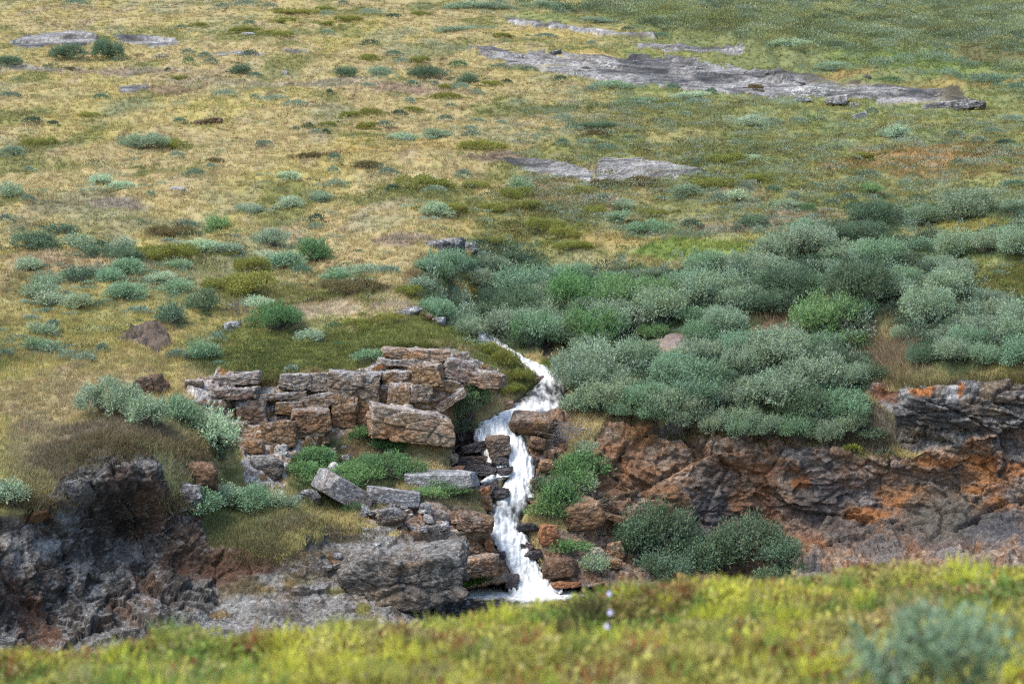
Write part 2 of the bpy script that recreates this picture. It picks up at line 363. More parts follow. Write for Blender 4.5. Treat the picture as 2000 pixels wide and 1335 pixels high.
for i, r in enumerate(ROCKS):
    m = np.nonzero(rid == i)[0]
    if not len(m): continue
    Q = P0[m]
    if r[4] == 'band':
        ph = (Q[:, 1] + Q[:, 0] * 0.3) / 7.5 + fbm(Q * np.array([.10, .06, .1]), 35 + i, 3) * 1.3
        fr = ph - np.floor(ph)
        step = np.where(fr < .16, fr / .16, 1 - (fr - .16) / .84)
        P[m, 2] += rockm[m] * (step * .15 + fbm(Q * np.array([.35, .10, .2]), 37, 4) * .10 + fbm(Q * np.array([1.6, .35, 1]), 38, 3) * .06)
        continue
    cs = np.array(r[6])
    W = np.stack([fbm(Q * 0.9, 31 + i, 3), fbm(Q * 0.9 + 9, 32 + i, 3), fbm(Q * 0.9 + 19, 33 + i, 3)], -1)
    # bedding dips a little to the right
    ang = {0: 0.5, 1: 0.18, 2: 0.22, 3: -0.12, 5: 0.1}.get(i, 0.05)
    ca, sa = math.cos(ang), math.sin(ang)
    Qr = np.stack([Q[:, 0] * ca - Q[:, 2] * sa, Q[:, 1], Q[:, 0] * sa + Q[:, 2] * ca], -1)
    h1, e1, c1 = facets(Qr / (cs * 1.9) + W * 0.12, 40 + i, 0.75)
    h2, e2, c2 = facets(Qr / (cs * 0.75) + W * 0.16, 60 + i, 0.8)
    h3, e3, c3 = facets(Qr / (cs * 0.28) + W * 0.25, 80 + i, 0.8)
    if i in (0, 1, 3, 4):
        h3, e3, c3 = facets(Qr / np.array([[.46, .42, .24], [.34, .4, .6]][i == 0]) + W * 0.3, 80 + i, 0.8)
        d = h1 * 0.9 + h2 * 0.5 + h3 * 0.34 - 0.22 * np.exp(-e1 / 0.025) - 0.16 * np.exp(-e2 / 0.03) + fbm(Q * 1.5, 91, 4) * .5 + fbm(Q * np.array([6, 6, 8]), 90, 3) * 0.22
    else:
        d = h1 * 1.1 + h2 * 0.8 + h3 * 0.3 - 0.5 * np.exp(-e1 / 0.03) - 0.3 * np.exp(-e2 / 0.04) + fbm(Q * 6, 90, 3) * 0.2
    P[m] += (gridN[m] * 0.8 + np.array([0, -0.2, 0.1])) * (d * r[5] * rockm[m])[:, None]
# hollow in the near-black cliff, and the recess behind the small bush
for (hx, hy, rx, ry, dd) in [(225,1045,80,75,1.7),(330,1130,90,60,0.7),(1540,930,60,30,0.3),(905,880,35,40,0.5),(60,1230,70,60,0.3)]:
    g = np.exp(-(((gpx - hx) / rx) ** 2 + ((gpy - hy) / ry) ** 2))
    P += R0 * (g * dd)[:, None]
POOL_Z = float((ray(1045, 1160) * base_d(np.array([1045.0]), np.array([1160.0]))[0])[2]) + 0.02
POOL = [(868,1166),(905,1150),(985,1143),(1010,1150),(1060,1140),(1130,1143),(1180,1143),(1195,1160),(1215,1300),(840,1300)]
_pm = blur(poly_mask(POOL, gpx, gpy), 2)
rid = np.where(_pm > .5, -1, rid)
_pd = (POOL_Z - 0.14) / R0[:, 2]
P = P * (1 - _pm)[:, None] + (R0 * _pd[:, None]) * _pm[:, None]
P[:, 2] -= carve * 0.22 * (1 - _pm)
P += R0 * (carve * 0.12 * (1 - _pm))[:, None]
GP = P.reshape(NY, NX, 3)

def at(px, py):
    """World point of the finished ground at a photo position (bilinear in the grid)."""
    i = np.clip(np.searchsorted(gx, px) - 1, 0, NX - 2); j = np.clip(np.searchsorted(gy, py) - 1, 0, NY - 2)
    u = min(1, max(0, (px - gx[i]) / (gx[i + 1] - gx[i]))); v = min(1, max(0, (py - gy[j]) / (gy[j + 1] - gy[j])))
    return (GP[j, i] * (1 - u) + GP[j, i + 1] * u) * (1 - v) + (GP[j + 1, i] * (1 - u) + GP[j + 1, i + 1] * u) * v

def mpp(p):   # metres per photo pixel at a point
    return float(p[1] * CP - p[2] * SP) / F

THICKET = [[(905,655),(915,600),(940,560),(1000,545),(1100,535),(1230,525),(1330,520),(1440,520),(1520,500),(1600,505),(1610,560),(1600,600),(1540,610),(1480,645),(1440,665),(1350,655),(1280,660),(1210,700),(1130,700),(1100,680),(1110,640),(1090,625),(1055,650),(1050,700),(1000,690),(960,670)],
 [(1130,720),(1200,710),(1260,690),(1340,690),(1450,665),(1500,670),(1560,650),(1610,620),(1690,620),(1700,700),(1690,790),(1640,830),(1560,845),(1480,850),(1430,845),(1340,825),(1260,815),(1190,812),(1150,800),(1135,760)],
 [(930,480),(1000,475),(1060,500),(1060,530),(960,555),(900,540),(850,520),(900,500)],
 [(1490,500),(1560,470),(1680,430),(1760,410),(1990,405),(2000,425),(1850,430),(1760,450),(1690,490),(1610,520)],
 [(1620,520),(1700,480),(1800,460),(1880,470),(1900,520),(1870,545),(1800,540),(1750,560),(1760,620),(1700,650),(1620,620),(1610,560)],
 [(1770,580),(1850,560),(1990,600),(2040,640),(2040,700),(1940,700),(1880,720),(1800,690),(1760,650)],
 [(815,520),(860,530),(900,580),(925,640),(900,650),(850,620),(815,580)],
 [(1850,480),(1990,450),(2030,520),(1950,520)]]

# ------------------------------------------------------------------ ground colour
TAN, YEL, STRAW, PINK = lin(182,163,110,.61), lin(184,168,98,.59), lin(188,173,124,.6), lin(172,154,126,.58)
OLIVE, DOLIVE, GREEN, BRIGHT = lin(136,138,74,.6), lin(104,110,58,.6), lin(124,140,80,.6), lin(132,144,66,.5)
BROWN, GREYG, SAGEC, EARTH = lin(128,106,76), lin(140,134,122), lin(118,130,104), lin(92,80,70)
n1 = fbm(P0 * np.array([0.16, 0.05, 0.1]), 101, 4); n2 = fbm(P0 * np.array([0.5, 0.16, 0.3]) + 7, 102, 4); n3 = fbm(P0 * np.array([1.6, 0.6, 1]) + 3, 103, 4)
C = np.tile(TAN, (len(P0), 1))
C = mixc(C, YEL, sstep(-0.1, 0.35, n1)); C = mixc(C, STRAW, sstep(0.0, 0.45, n2) * 0.7); C = mixc(C, PINK, sstep(0.12, 0.5, -n2) * 0.6)
C = mixc(C, OLIVE, sstep(0.15, 0.5, n3) * 0.55); C = mixc(C, BROWN, sstep(0.18, 0.5, -n3) * 0.6)
_hp = fbm(P0 * np.array([.30, .13, .2]) + 31, 105, 4); C = mixc(C, mixc(np.tile(OLIVE, (len(P0), 1)), DOLIVE, sstep(-.2, .2, n3)), sstep(.10, .32, _hp) * .75)
C = mixc(C, lin(150,150,112,.6), sstep(.1, .35, fbm(P0 * np.array([.22, .10, .2]) + 51, 106, 4)) * .6)
# the right-hand and upper right slope is greener
gr = sstep(950, 1500, gpx + WX * 220 - (gpy - 250) * 0.35) * sstep(700, 450, gpy) + sstep(1150, 1500, gpx + WX * 200) * sstep(420, 250, np.abs(gpy - 100) + 200)
gr = np.clip(gr, 0, 1)
C = mixc(C, mixc(np.tile(OLIVE, (len(P0), 1)), GREEN, sstep(-.2, .3, n2)), gr * 0.75)
sc_ = sstep(1150, 1350, gpx + WX * 150 + (60 - gpy) * 2) * sstep(150, 90, gpy - (gpx - 1300) * 0.11 + WY * 60)
C = mixc(C, mixc(np.tile(lin(146,154,98), (len(P0), 1)), lin(132,134,82), sstep(-.1, .3, n3)), sc_ * 0.9)
# left-hand lower slope gets greener close to the ledge
C = mixc(C, OLIVE, 0.5 * sstep(520, 640, gpy + WX * 60) * sstep(950, 500, gpx) * sstep(-0.2, 0.2, n2))
BLOBS = [ # px, py, rx, ry, colour, strength
 (640,670,270,42,lin(104,112,58),.95),(830,650,110,34,lin(116,122,60),.9),(480,700,120,40,lin(96,104,58),.9),(560,560,150,34,DOLIVE,.5),(690,575,70,24,DOLIVE,.8),(830,560,60,18,BROWN,.6),
 (640,610,70,10,PINK,.8),(760,600,50,12,PINK,.7),(560,740,140,16,lin(172,158,110),.8),(140,770,160,60,lin(164,146,104),.7),(100,850,110,60,lin(150,134,104),.7),(70,930,90,40,lin(130,118,88),.6),
 (470,1040,90,50,lin(112,110,72),.9),(430,960,60,70,lin(104,112,70),.8),(570,1030,60,20,lin(114,108,78),.8),(330,830,70,40,lin(150,138,100),.6),(210,852,120,34,lin(112,100,80),.9),(130,890,70,40,lin(112,102,80),.85),(50,990,90,24,lin(110,100,76),.8),(380,900,50,40,lin(150,138,104),.8),
 (700,930,130,46,lin(76,86,54),.95),(620,900,80,50,lin(76,90,54),.95),(720,870,70,18,lin(120,98,76),.8),(820,990,110,24,lin(110,106,84),.7),(640,985,60,20,lin(92,96,60),.8),(900,960,60,30,lin(84,96,60),.6),
 (1370,490,130,24,BRIGHT,.95),(1290,495,70,16,lin(108,128,60),.7),(1640,470,90,20,lin(140,138,66),.8),(1700,470,60,30,lin(136,132,70),.6),(1250,520,70,18,lin(140,128,70),.7),
 (1780,320,170,28,lin(178,142,92),.9),(1900,300,120,22,lin(160,128,78),.7),(1860,345,140,18,lin(150,126,78),.6),(1450,380,90,14,lin(150,128,98),.6),(1560,420,100,22,lin(150,128,104),.7),(1440,440,80,18,lin(150,130,110),.7),
 (1900,440,110,22,lin(150,140,72),.9),(1950,560,90,40,lin(104,104,52),.9),(1760,560,50,40,lin(112,110,56),.7),(1850,530,70,40,lin(102,108,60),.6),(1800,410,200,10,lin(112,136,66),.7),
 (1820,130,120,22,lin(124,146,70),.9),(1900,145,120,22,lin(130,142,76),.8),(1700,115,90,16,lin(128,140,70),.7),(1650,150,60,10,lin(164,140,86),.8),(1850,175,130,12,lin(156,138,82),.8),(1950,100,110,40,lin(110,102,66),.7),
 (1150,30,80,20,lin(138,132,74),.6),(1380,5,90,12,lin(172,156,100),.8),(1050,40,80,10,lin(126,140,80),.7),(1100,60,150,14,lin(186,166,98),.8),(1120,110,70,8,lin(196,172,106),.9),
 (1130,400,100,14,lin(166,142,112),.8),(1050,360,70,24,lin(150,132,104),.8),(1100,440,120,30,DOLIVE,.7),(1400,330,140,40,lin(98,104,56),.6),(1330,390,90,24,lin(104,104,56),.6),(1450,290,140,30,lin(96,104,58),.6),
 (1090,215,130,14,lin(110,112,60),.8),(1250,240,160,20,lin(124,120,70),.6),(1190,470,80,14,lin(166,146,86),.7),
 (100,132,90,5,lin(150,146,146),.7),(260,140,180,7,lin(152,136,122),.6),(640,165,120,12,lin(150,140,124),.6),(790,178,120,10,lin(164,136,116),.7),(420,160,160,8,lin(150,140,120),.4),(330,180,70,8,lin(124,104,84),.7),
 (150,400,110,22,lin(132,130,98),.7),(230,410,60,14,lin(146,134,118),.7),(140,520,150,22,lin(160,138,104),.7),(800,290,160,16,lin(178,152,86),.6),(970,310,60,10,lin(130,112,96),.8),(790,470,70,14,lin(150,132,108),.9),
 (720,120,120,20,lin(172,152,104),.5),(60,560,50,30,lin(112,108,66),.6),(210,540,90,16,lin(156,136,110),.5),(60,680,120,30,lin(128,120,72),.5),(250,700,90,30,lin(158,140,92),.5),
 (1720,700,60,50,lin(150,132,104),.9),(1780,690,50,30,lin(146,128,98),.7),(1820,715,150,16,lin(138,130,80),.8),(1640,860,70,30,lin(100,100,76),.8),(1720,840,70,50,lin(96,90,78),.95),(1640,850,70,30,lin(84,86,66),.9),
 (1530,640,80,30,lin(136,116,90),.8),(1000,740,40,30,lin(96,104,52),.9),(960,700,60,20,lin(100,110,56),.9),(1120,720,60,24,lin(84,104,50),.8),
]
for (bx, by, rx, ry, c, s) in BLOBS:
    q = ((gpx + WX * rx * 0.9 - bx) / rx) ** 2 + ((gpy + WY * ry * 0.9 - by) / ry) ** 2
    C = mixc(C, c * 1.25, s * sstep(1.35, 0.35, q + n3 * 0.35))
_tm = np.zeros(len(gpx), bool)
for poly in THICKET: _tm |= poly_mask(poly, *warped(14))
C = mixc(C, lin(100,116,74), blur(_tm & (rid < 0), 4) * .85)
C *= (1 + 0.25 * n3 + 0.18 * fbm(P0 * 4.0, 104, 3))[:, None]
thick = np.zeros(len(gpx))

PAL = {  # c0 base, c1 second, c2 patches, lichen colour, lichen amount
 'black': (lin(54,50,46), lin(82,76,70), lin(108,82,62), lin(190,190,186), .3),
 'brown': (lin(150,112,80), lin(134,116,98), lin(112,106,104), lin(190,178,160), .25),
 'slate': (lin(84,84,86), lin(108,102,96), lin(120,104,84), lin(190,190,188), .3),
 'ledge': (lin(136,112,80), lin(162,124,76), lin(150,98,54), lin(196,196,194), .75),
 'lichen': (lin(86,82,77), lin(114,108,100), lin(120,102,82), lin(182,180,174), .42),
 'orange': (lin(154,118,84), lin(134,118,106), lin(172,118,68), lin(206,200,190), .35),
 'wet': (lin(44,40,42), lin(66,56,56), lin(78,58,50), lin(80,80,80), 0),
 'band': (lin(118,112,102), lin(138,132,121), lin(124,114,98), lin(192,192,190), .45),
 'earth': (lin(92,80,70), lin(110,96,82), lin(74,64,58), lin(150,140,120), .1),
 'tanearth': (lin(134,114,90), lin(152,130,100), lin(112,94,76), lin(160,150,120), .1),
 'gravel': (lin(142,126,118), lin(124,112,110), lin(160,140,110), lin(160,150,140), .2),
 'grey': (lin(138,138,140), lin(160,160,160), lin(124,112,104), lin(200,200,198), .5),
 'greydark': (lin(96,96,98), lin(122,120,118), lin(110,92,76), lin(190,190,186), .6),
 'rust': (lin(138,106,74), lin(160,120,78), lin(114,90,70), lin(178,170,160), .3),
 'redbrown': (lin(112,86,64), lin(134,104,76), lin(96,78,64), lin(160,140,130), .1),
 'tan': (lin(166,146,122), lin(180,164,144), lin(172,124,78), lin(200,196,190), .4),
 'pale': (lin(188,186,182), lin(170,168,166), lin(150,140,130), lin(214,214,210), .4),
 'brightorange': (lin(186,124,76), lin(170,112,70), lin(150,110,84), lin(200,180,150), .2),
}
def rock_colour(Q, Nz, pal, seed):
    c0, c1, c2, cl, la = PAL[pal]
    a = fbm(Q * 0.7, seed, 4); b = fbm(Q * np.array([2.2, 2.2, 3.2]), seed + 5, 4); s = fbm(Q * 11, seed + 9, 3); sp = noise(Q * 26, seed + 12)
    c = mixc(np.tile(c0, (len(Q), 1)), c1, sstep(-.25, .3, b)); c = mixc(c, c2, sstep(0.0, .35, a + b * 0.3))
    bed = fbm(Q * np.array([0.8, 0.8, 7.0]), seed + 31, 3); c = c * (1 + (0.15 if pal == 'lichen' else 0.45) * bed)[:, None]
    lm = sstep(0.0, 0.3, fbm(Q * 2.6, seed + 20, 4) + s * 0.5 + (0.8 if pal in ('lichen', 'ledge') else 0.4) * (Nz - 0.5)) * la
    c = mixc(c, cl, lm)
    c = mixc(c, cl, sstep(0.28, 0.5, sp) * la * 0.6)
    c = c * np.clip(1 + 0.55 * s + 0.35 * sp, .35, 2)[:, None] * 1.26
    return c * 0.92 + c.mean(1)[:, None] * 0.08
gn2 = np.cross(np.gradient(GP, axis=1), np.gradient(GP, axis=0)).reshape(-1, 3)
gn2 /= np.linalg.norm(gn2, axis=1)[:, None] + 1e-12
gn2 *= np.sign((gn2 * -R0).sum(1))[:, None]
for i, r in enumerate(ROCKS):
    m = np.nonzero(rid == i)[0]
    if len(m): C[m] = rock_colour(P0[m], gn2[m, 2], r[4], 200 + i * 3)
    if len(m) and r[4] == 'band':      # turf creeps over the flat rock in streaks
        tq = fbm(P0[m] * np.array([0.12, 0.13, 0.3]), 260 + i, 5) + .25 * (1 - rockm[m]); tq = tq - max(0.0, float(tq.mean()) - .02)
        C[m] = mixc(C[m], lin(160,146,106), sstep(0.08, 0.28, tq) * 0.8)
        C[m] *= (1 - 0.62 * sstep(0.0, 0.3, fbm(P0[m] * np.array([0.22, 0.16, 0.5]), 280 + i, 5)))[:, None]
        C[m] *= np.clip(1 + 1.0 * fbm(P0[m] * np.array([.9, .45, .6]), 290 + i, 4), .4, 1.7)[:, None]
        C[m] *= (1 - .6 * sstep(.90, .98, 1 - np.abs(fbm(P0[m] * np.array([.16, .22, .3]), 295 + i, 3))))[:, None]
STAIN = [ # mineral and lichen patches on the cliffs
 (60,1220,30,50,lin(124,88,66),.6),(100,1240,20,40,lin(132,92,66),.6),(30,1160,30,30,lin(120,84,66),.5),(300,960,30,60,lin(112,84,66),.6),(230,930,22,30,lin(110,84,72),.5),(440,1100,100,40,lin(112,80,60),.85),(30,1060,40,60,lin(168,168,164),.5),(120,1000,30,30,lin(150,150,146),.5),(380,1070,46,30,lin(104,88,74),.6),
 (60,1080,50,46,lin(170,170,168),.5),(100,1060,30,16,lin(196,196,194),.6),(270,885,12,12,lin(200,196,190),.7),(265,1080,40,22,lin(150,148,148),.4),(160,960,30,20,lin(160,158,156),.4),(60,1005,30,8,lin(160,108,50),.7),
 (1240,840,34,22,lin(166,110,64),.8),(1180,880,22,16,lin(176,108,62),.6),(1500,850,34,10,lin(176,104,50),.9),(1220,900,70,60,lin(156,108,68),.6),(1280,960,60,40,lin(148,102,64),.5),(1560,1060,60,40,lin(160,104,64),.6),(1830,900,40,12,lin(190,122,58),.7),(1985,915,30,14,lin(190,122,58),.7),(1470,910,70,16,lin(164,108,68),.7),(1460,980,40,50,lin(152,104,68),.7),(1380,1000,30,60,lin(110,108,108),.8),(1420,1020,22,44,lin(112,110,112),.6),
 (1330,985,34,24,lin(164,122,84),.7),(1560,1000,50,40,lin(146,104,72),.6),(1510,1070,50,24,lin(136,92,66),.6),(1600,960,70,40,lin(94,90,94),.7),(1780,965,60,22,lin(186,124,66),.9),(1770,990,24,26,lin(182,120,62),.7),(1920,900,44,26,lin(186,122,60),.85),(1940,935,40,12,lin(186,124,66),.8),
 (1905,955,30,10,lin(186,124,64),.8),(1960,950,24,20,lin(170,116,70),.6),(1780,1060,30,26,lin(172,114,62),.8),(1870,1040,20,8,lin(180,124,70),.7),(1690,1050,80,40,lin(108,100,96),.6),(1600,990,110,60,lin(100,97,96),.7),(1850,1020,120,50,lin(96,96,98),.7),(1390,950,40,60,lin(106,102,100),.7),(1700,1000,40,14,lin(186,120,58),.8),(1960,985,40,12,lin(190,124,58),.8),(1560,940,24,16,lin(176,112,58),.8),(1480,1060,30,30,lin(160,96,58),.7),(1720,1085,60,30,lin(120,118,118),.7),(1950,1010,70,30,lin(84,86,92),.8),
 (1870,1085,60,12,lin(140,140,142),.7),(1800,940,120,30,lin(140,118,96),.5),(1850,990,90,40,lin(112,108,96),.6),(1650,930,50,30,lin(112,96,96),.5),(1740,880,60,20,lin(128,112,92),.5),
 (1800,765,26,11,lin(206,132,66),.95),(1872,764,9,9,lin(204,130,66),.95),(1835,755,20,6,lin(198,178,160),.9),(1858,770,12,10,lin(206,206,206),.9),(1770,775,20,16,lin(180,180,178),.7),(1720,770,26,18,lin(140,92,60),.9),(1850,820,110,20,lin(78,78,76),.6),
 (440,726,14,7,lin(184,124,56),.9),(472,748,16,6,lin(184,124,56),.9),(508,745,12,8,lin(180,122,52),.9),(590,760,16,9,lin(176,124,60),.8),(505,773,12,6,lin(176,120,58),.8),(480,870,40,12,lin(160,104,62),.7),(690,780,46,30,lin(152,98,66),.6),(830,740,30,14,lin(148,94,66),.6),(770,690,30,5,lin(186,122,60),.7),
 (600,1080,40,10,lin(156,122,66),.7),(480,1150,60,16,lin(126,112,78),.7),(590,1130,50,14,lin(120,110,74),.7),(660,1070,60,16,lin(116,104,80),.6),(560,1190,60,20,lin(100,92,80),.6),(760,1070,70,10,lin(178,176,170),.6),(850,1075,30,10,lin(176,174,168),.6),(560,1140,20,8,lin(156,126,60),.7),(520,1150,18,8,lin(156,126,70),.6),(430,1200,20,6,lin(156,126,60),.7),(650,1090,16,12,lin(150,110,66),.7),(690,1140,14,8,lin(140,130,60),.8),(710,1185,14,12,lin(134,130,52),.9),(655,1155,20,8,lin(136,130,60),.7),(470,1180,40,18,lin(178,178,174),.5),(530,1140,26,14,lin(176,176,172),.5),
 (940,1100,36,18,lin(178,118,62),.7),(900,1040,60,10,lin(200,190,170),.6),
]
for (bx, by, rx, ry, c, s) in STAIN:
    q = ((gpx + WX * rx * 1.2 - bx) / rx) ** 2 + ((gpy + WY * ry * 1.4 - by) / ry) ** 2
    m = (rid >= 0) & (q < 3)
    t = np.where(m, s * sstep(1.5, 0.3, q + n3 * 0.9 + 0.6 * noise(P0 * 9, 55) if m.any() else q), 0)
    C = mixc(C, c, t)
C = mixc(C, lin(60,52,46), np.maximum(carve, _pm) * (rid < 0))

C[rid < 0] *= np.array([.96, .98, 1.04])
# ------------------------------------------------------------------ link the terrain: hillside (structure) and each rock region (thing)
idx = np.arange(NY * NX).reshape(NY, NX)
quads = np.stack([idx[1:, :-1], idx[1:, 1:], idx[:-1, 1:], idx[:-1, :-1]], -1).reshape(-1, 4)
qr = rid[quads]
qid = np.where((qr == qr[:, :1]).all(1), qr[:, 0], np.where((qr >= 0).sum(1) >= 3, qr.max(1), -1))
def sub(fmask, name, mat, smooth):
    q = quads[fmask]; u, inv = np.unique(q, return_inverse=True)
    me = make_mesh(name, P[u], inv.reshape(-1, 4), 4, C[u], smooth)
    return link(name, me, mat)
tag(sub(qid < 0, 'hillside', M_GROUND, True), kind='structure')
for i, r in enumerate(ROCKS):
    if (qid == i).sum() > 4:
        o = sub(qid == i, r[0], M_WET if r[4] == 'wet' else (M_GROUND if 'earth' in r[4] or r[4] == 'gravel' else M_ROCK), False)
        tag(o, r[2], r[1])

# ------------------------------------------------------------------ water
def ribbon(ch, off, seed, n=None, m=34):
    ys = ch[:, 1]; L = np.concatenate([[0], np.cumsum(np.hypot(np.diff(ch[:, 0]), np.diff(ys)))])
    n = n or int(L[-1] / 1.6)
    s = np.linspace(0, L[-1], n)
    x = np.interp(s, L, ch[:, 0]); y = np.interp(s, L, ys); h = np.interp(s, L, ch[:, 2]); fo = np.interp(s, L, ch[:, 3])
    k = np.ones(9) / 9
    sm = lambda v: np.convolve(np.pad(v, 4, mode='edge'), k, 'valid')
    x, y, h, fo = sm(x), sm(y), sm(h), sm(fo)
    t = np.linspace(-1, 1, m)
    wob = fbm(np.stack([s * 0.06, s * 0, s * 0 + seed], -1), 5, 3); wob2 = fbm(np.stack([s * 0.06, s * 0 + 9, s * 0 + seed], -1), 5, 3)
    PXr = x[:, None] + t[None] * h[:, None] * (1 + 0.35 * np.where(t[None] < 0, wob[:, None], wob2[:, None]))
    PYr = y[:, None] + 0 * t[None]
    d = base_d(PXr, PYr)
    flow = np.stack([PXr * 0.085, np.tile(s[:, None] * 0.028, (1, m)), PXr * 0 + seed], -1).reshape(-1, 3)
    st = fbm(flow, 11, 4, 0.6).reshape(n, m); fine = fbm(flow * np.array([3.0, 2.6, 1]), 12, 3).reshape(n, m)
    edge = np.abs(t)[None] ** 3
    lift = off + 0.16 * st * fo[:, None] + 0.07 * fine * fo[:, None] - 0.20 * edge
    W = ray(PXr, PYr) * d[..., None]
    W = W - ray(PXr, PYr) * (lift * 0.55)[..., None]; W[..., 2] += lift * 0.65
    foam = fo[:, None] * (1 - 0.62 * edge) - .06 + 0.5 * st * (1.2 - fo[:, None] * 0.6) + 0.12 * fine
    ii = np.arange(n * m).reshape(n, m)
    q = np.stack([ii[1:, :-1], ii[1:, 1:], ii[:-1, 1:], ii[:-1, :-1]], -1).reshape(-1, 4)
    return W.reshape(-1, 3), q, foam.ravel()
Vs, Qs, Fs, base = [], [], [], 0
for ch, off, sd in ((CH, 0.10, 1), (CH2, 0.16, 2), (CH3, 0.16, 3)):
    v, q, f = ribbon(ch, off, sd)
    Vs.append(v); Qs.append(q + base); Fs.append(f); base += len(v)
# pool at the foot of the falls: level sheet
pz = POOL_Z
pxs = np.linspace(825, 1225, 120); pys = np.concatenate([np.linspace(1134, 1222, 60), np.linspace(1226, 1300, 20)])
PXp, PYp = np.meshgrid(pxs, pys)
rr = ray(PXp, PYp); dd = pz / rr[..., 2]
W = rr * dd[..., None]; W[..., 2] += fbm((W * 3).reshape(-1, 3), 15, 3).reshape(W.shape[:2]) * 0.03
fo = np.full(PXp.shape, 0.12)
for (bx, by, rx, ry, s) in [(1045,1158,75,16,1.0),(942,1158,58,11,1.0),(985,1151,30,9,1.0),(890,1166,30,5,.9),(1088,1161,40,9,1.0),(1158,1146,14,4,1.0),(1090,1152,40,8,.6)]:
    fo = np.maximum(fo, s * np.exp(-(((PXp - bx) / rx) ** 2 + ((PYp - by) / ry) ** 2) ** 2) * 1.1)
ii = np.arange(PXp.size).reshape(PXp.shape)
q = np.stack([ii[1:, :-1], ii[1:, 1:], ii[:-1, 1:], ii[:-1, :-1]], -1).reshape(-1, 4)
Vs.append(W.reshape(-1, 3)); Qs.append(q + base); Fs.append(fo.ravel())
me = make_mesh('stream', np.concatenate(Vs), np.concatenate(Qs), 4, None, True, {'foam': np.concatenate(Fs)})
tag(link('stream', me, M_WATER), kind='structure')

# ------------------------------------------------------------------ boulders, blocks and slabs
def cube_grid(n):
    V, Q = [], []
    lin_ = np.linspace(-1, 1, n)
    for ax in range(3):
        for sg in (-1, 1):
            a, b = np.meshgrid(lin_, lin_)
            p = np.zeros((n, n, 3)); p[..., ax] = sg; p[..., (ax + 1) % 3] = a; p[..., (ax + 2) % 3] = b
            ii = np.arange(n * n).reshape(n, n) + len(V) * n * n
            q = np.stack([ii[:-1, :-1], ii[:-1, 1:], ii[1:, 1:], ii[1:, :-1]], -1).reshape(-1, 4)
            if sg < 0: q = q[:, ::-1]
            V.append(p.reshape(-1, 3)); Q.append(q)
    return np.concatenate(V), np.concatenate(Q)
_CG = {n: cube_grid(n) for n in (10, 16, 30, 44, 60)}
rock_no = [0]
def rock(name, cat, label, px, py, w, h, pal='grey', roll=0.0, yaw=0.0, dep=0.8, fwd=0.15, sharp=6.0, rough=1.0, pitch=0.0, wet=False, group=None, skew=0.0):
    """A stone whose picture box is centred at (px, py), w x h photo pixels; dep: depth / width; fwd: how far its middle sits in front of the ground, in its own depths."""
    rock_no[0] += 1; sd = 300 + rock_no[0] * 7
    p = at(px, py); k = mpp(p)
    size = np.array([w * k / 2, max(0.08, dep * min(w, h * 2.2) * k / 2), h * k / 2])
    n = 60 if w > 120 else 44 if w > 60 else 30 if w > 30 else 16 if w > 14 else 10
    V, Q = _CG[n]
    rg = np.random.default_rng(sd)
    U = unit(V)
    pl = [(np.array(a, float) + rg.normal(size=3) * (0.05 if sharp >= 7 else 0.13), rg.uniform(.92, 1.0)) for a in ((1,0,0),(-1,0,0),(0,1,0),(0,-1,0),(0,0,1),(0,0,-1))]
    for _ in range(9 if sharp >= 7 else 13):
        nn = rg.normal(size=3); nn /= np.linalg.norm(nn)
        m_ = np.abs(nn).sum()          # distance of the box corner in this direction
        pl.append((nn, m_ * (rg.uniform(.74, .95) if sharp >= 7 else rg.uniform(.66, .88))))
    pw = 70 if sharp >= 7 else 26 if sharp >= 4.5 else 14
    val = np.zeros(len(U))
    for nn, dd_ in pl: val += np.maximum(U @ (nn / np.linalg.norm(nn)) / dd_, 0) ** pw
    S = U / (val ** (1 / pw))[:, None]
    X = S * size
    sc = size.mean() * 2
    W_ = np.stack([fbm(X / sc * 1.2 + sd, sd, 2), fbm(X / sc * 1.2 + sd + 5, sd + 1, 2), fbm(X / sc * 1.2 + sd + 11, sd + 2, 2)], -1)
    hA, eA, _ = facets(X / sc * np.array([1.2, 1.2, 1.6]) + sd * 0.37 + W_ * 0.3, sd, 0.8)
    hB, eB, _ = facets(X / sc * np.array([2.6, 2.6, 5.0]) + sd * 0.21 + W_ * 0.5, sd + 3, 0.6)
    hC, eC, _ = facets(X / 0.16 * np.array([1, 1, 2.2]) + sd * 0.11, sd + 5, 0.7)
    d = hA * (0.07 if sharp >= 7 else 0.12) + hB * 0.07 + (hC * 0.03 - 0.02 * np.exp(-eC / 0.1)) / max(sc, .3) + fbm(X / sc * 7, sd + 4, 3) * 0.03 - (0.07 if sharp >= 5 else 0.022) * np.exp(-eB / 0.05)
    nrm = S / (np.linalg.norm(S, axis=1)[:, None] + 1e-9)
    X = X + nrm * (d * sc * rough * 0.55)[:, None]
    Mx = (Matrix.Rotation(math.radians(yaw), 3, 'Z') @ Matrix.Rotation(math.radians(-roll), 3, 'Y') @ Matrix.Rotation(math.radians(pitch), 3, 'X'))
    Rm = np.array(Mx)
    X = X @ Rm.T
    c = p - ray(px, py) * (fwd * size[1] * 2)
    Nz = (nrm @ Rm.T)[:, 2]
    colr = rock_colour(X + c, Nz, pal, sd)
    if group == 'jointed blocks of the rock ledge': colr = colr * .5 + rock_colour(X + c, Nz, 'ledge', 777) * .5
    me = make_mesh(name, X, Q, 4, colr, False)
    o = link(name, me, M_WET if wet else M_ROCK); o.location = c
    return tag(o, label, cat, group)

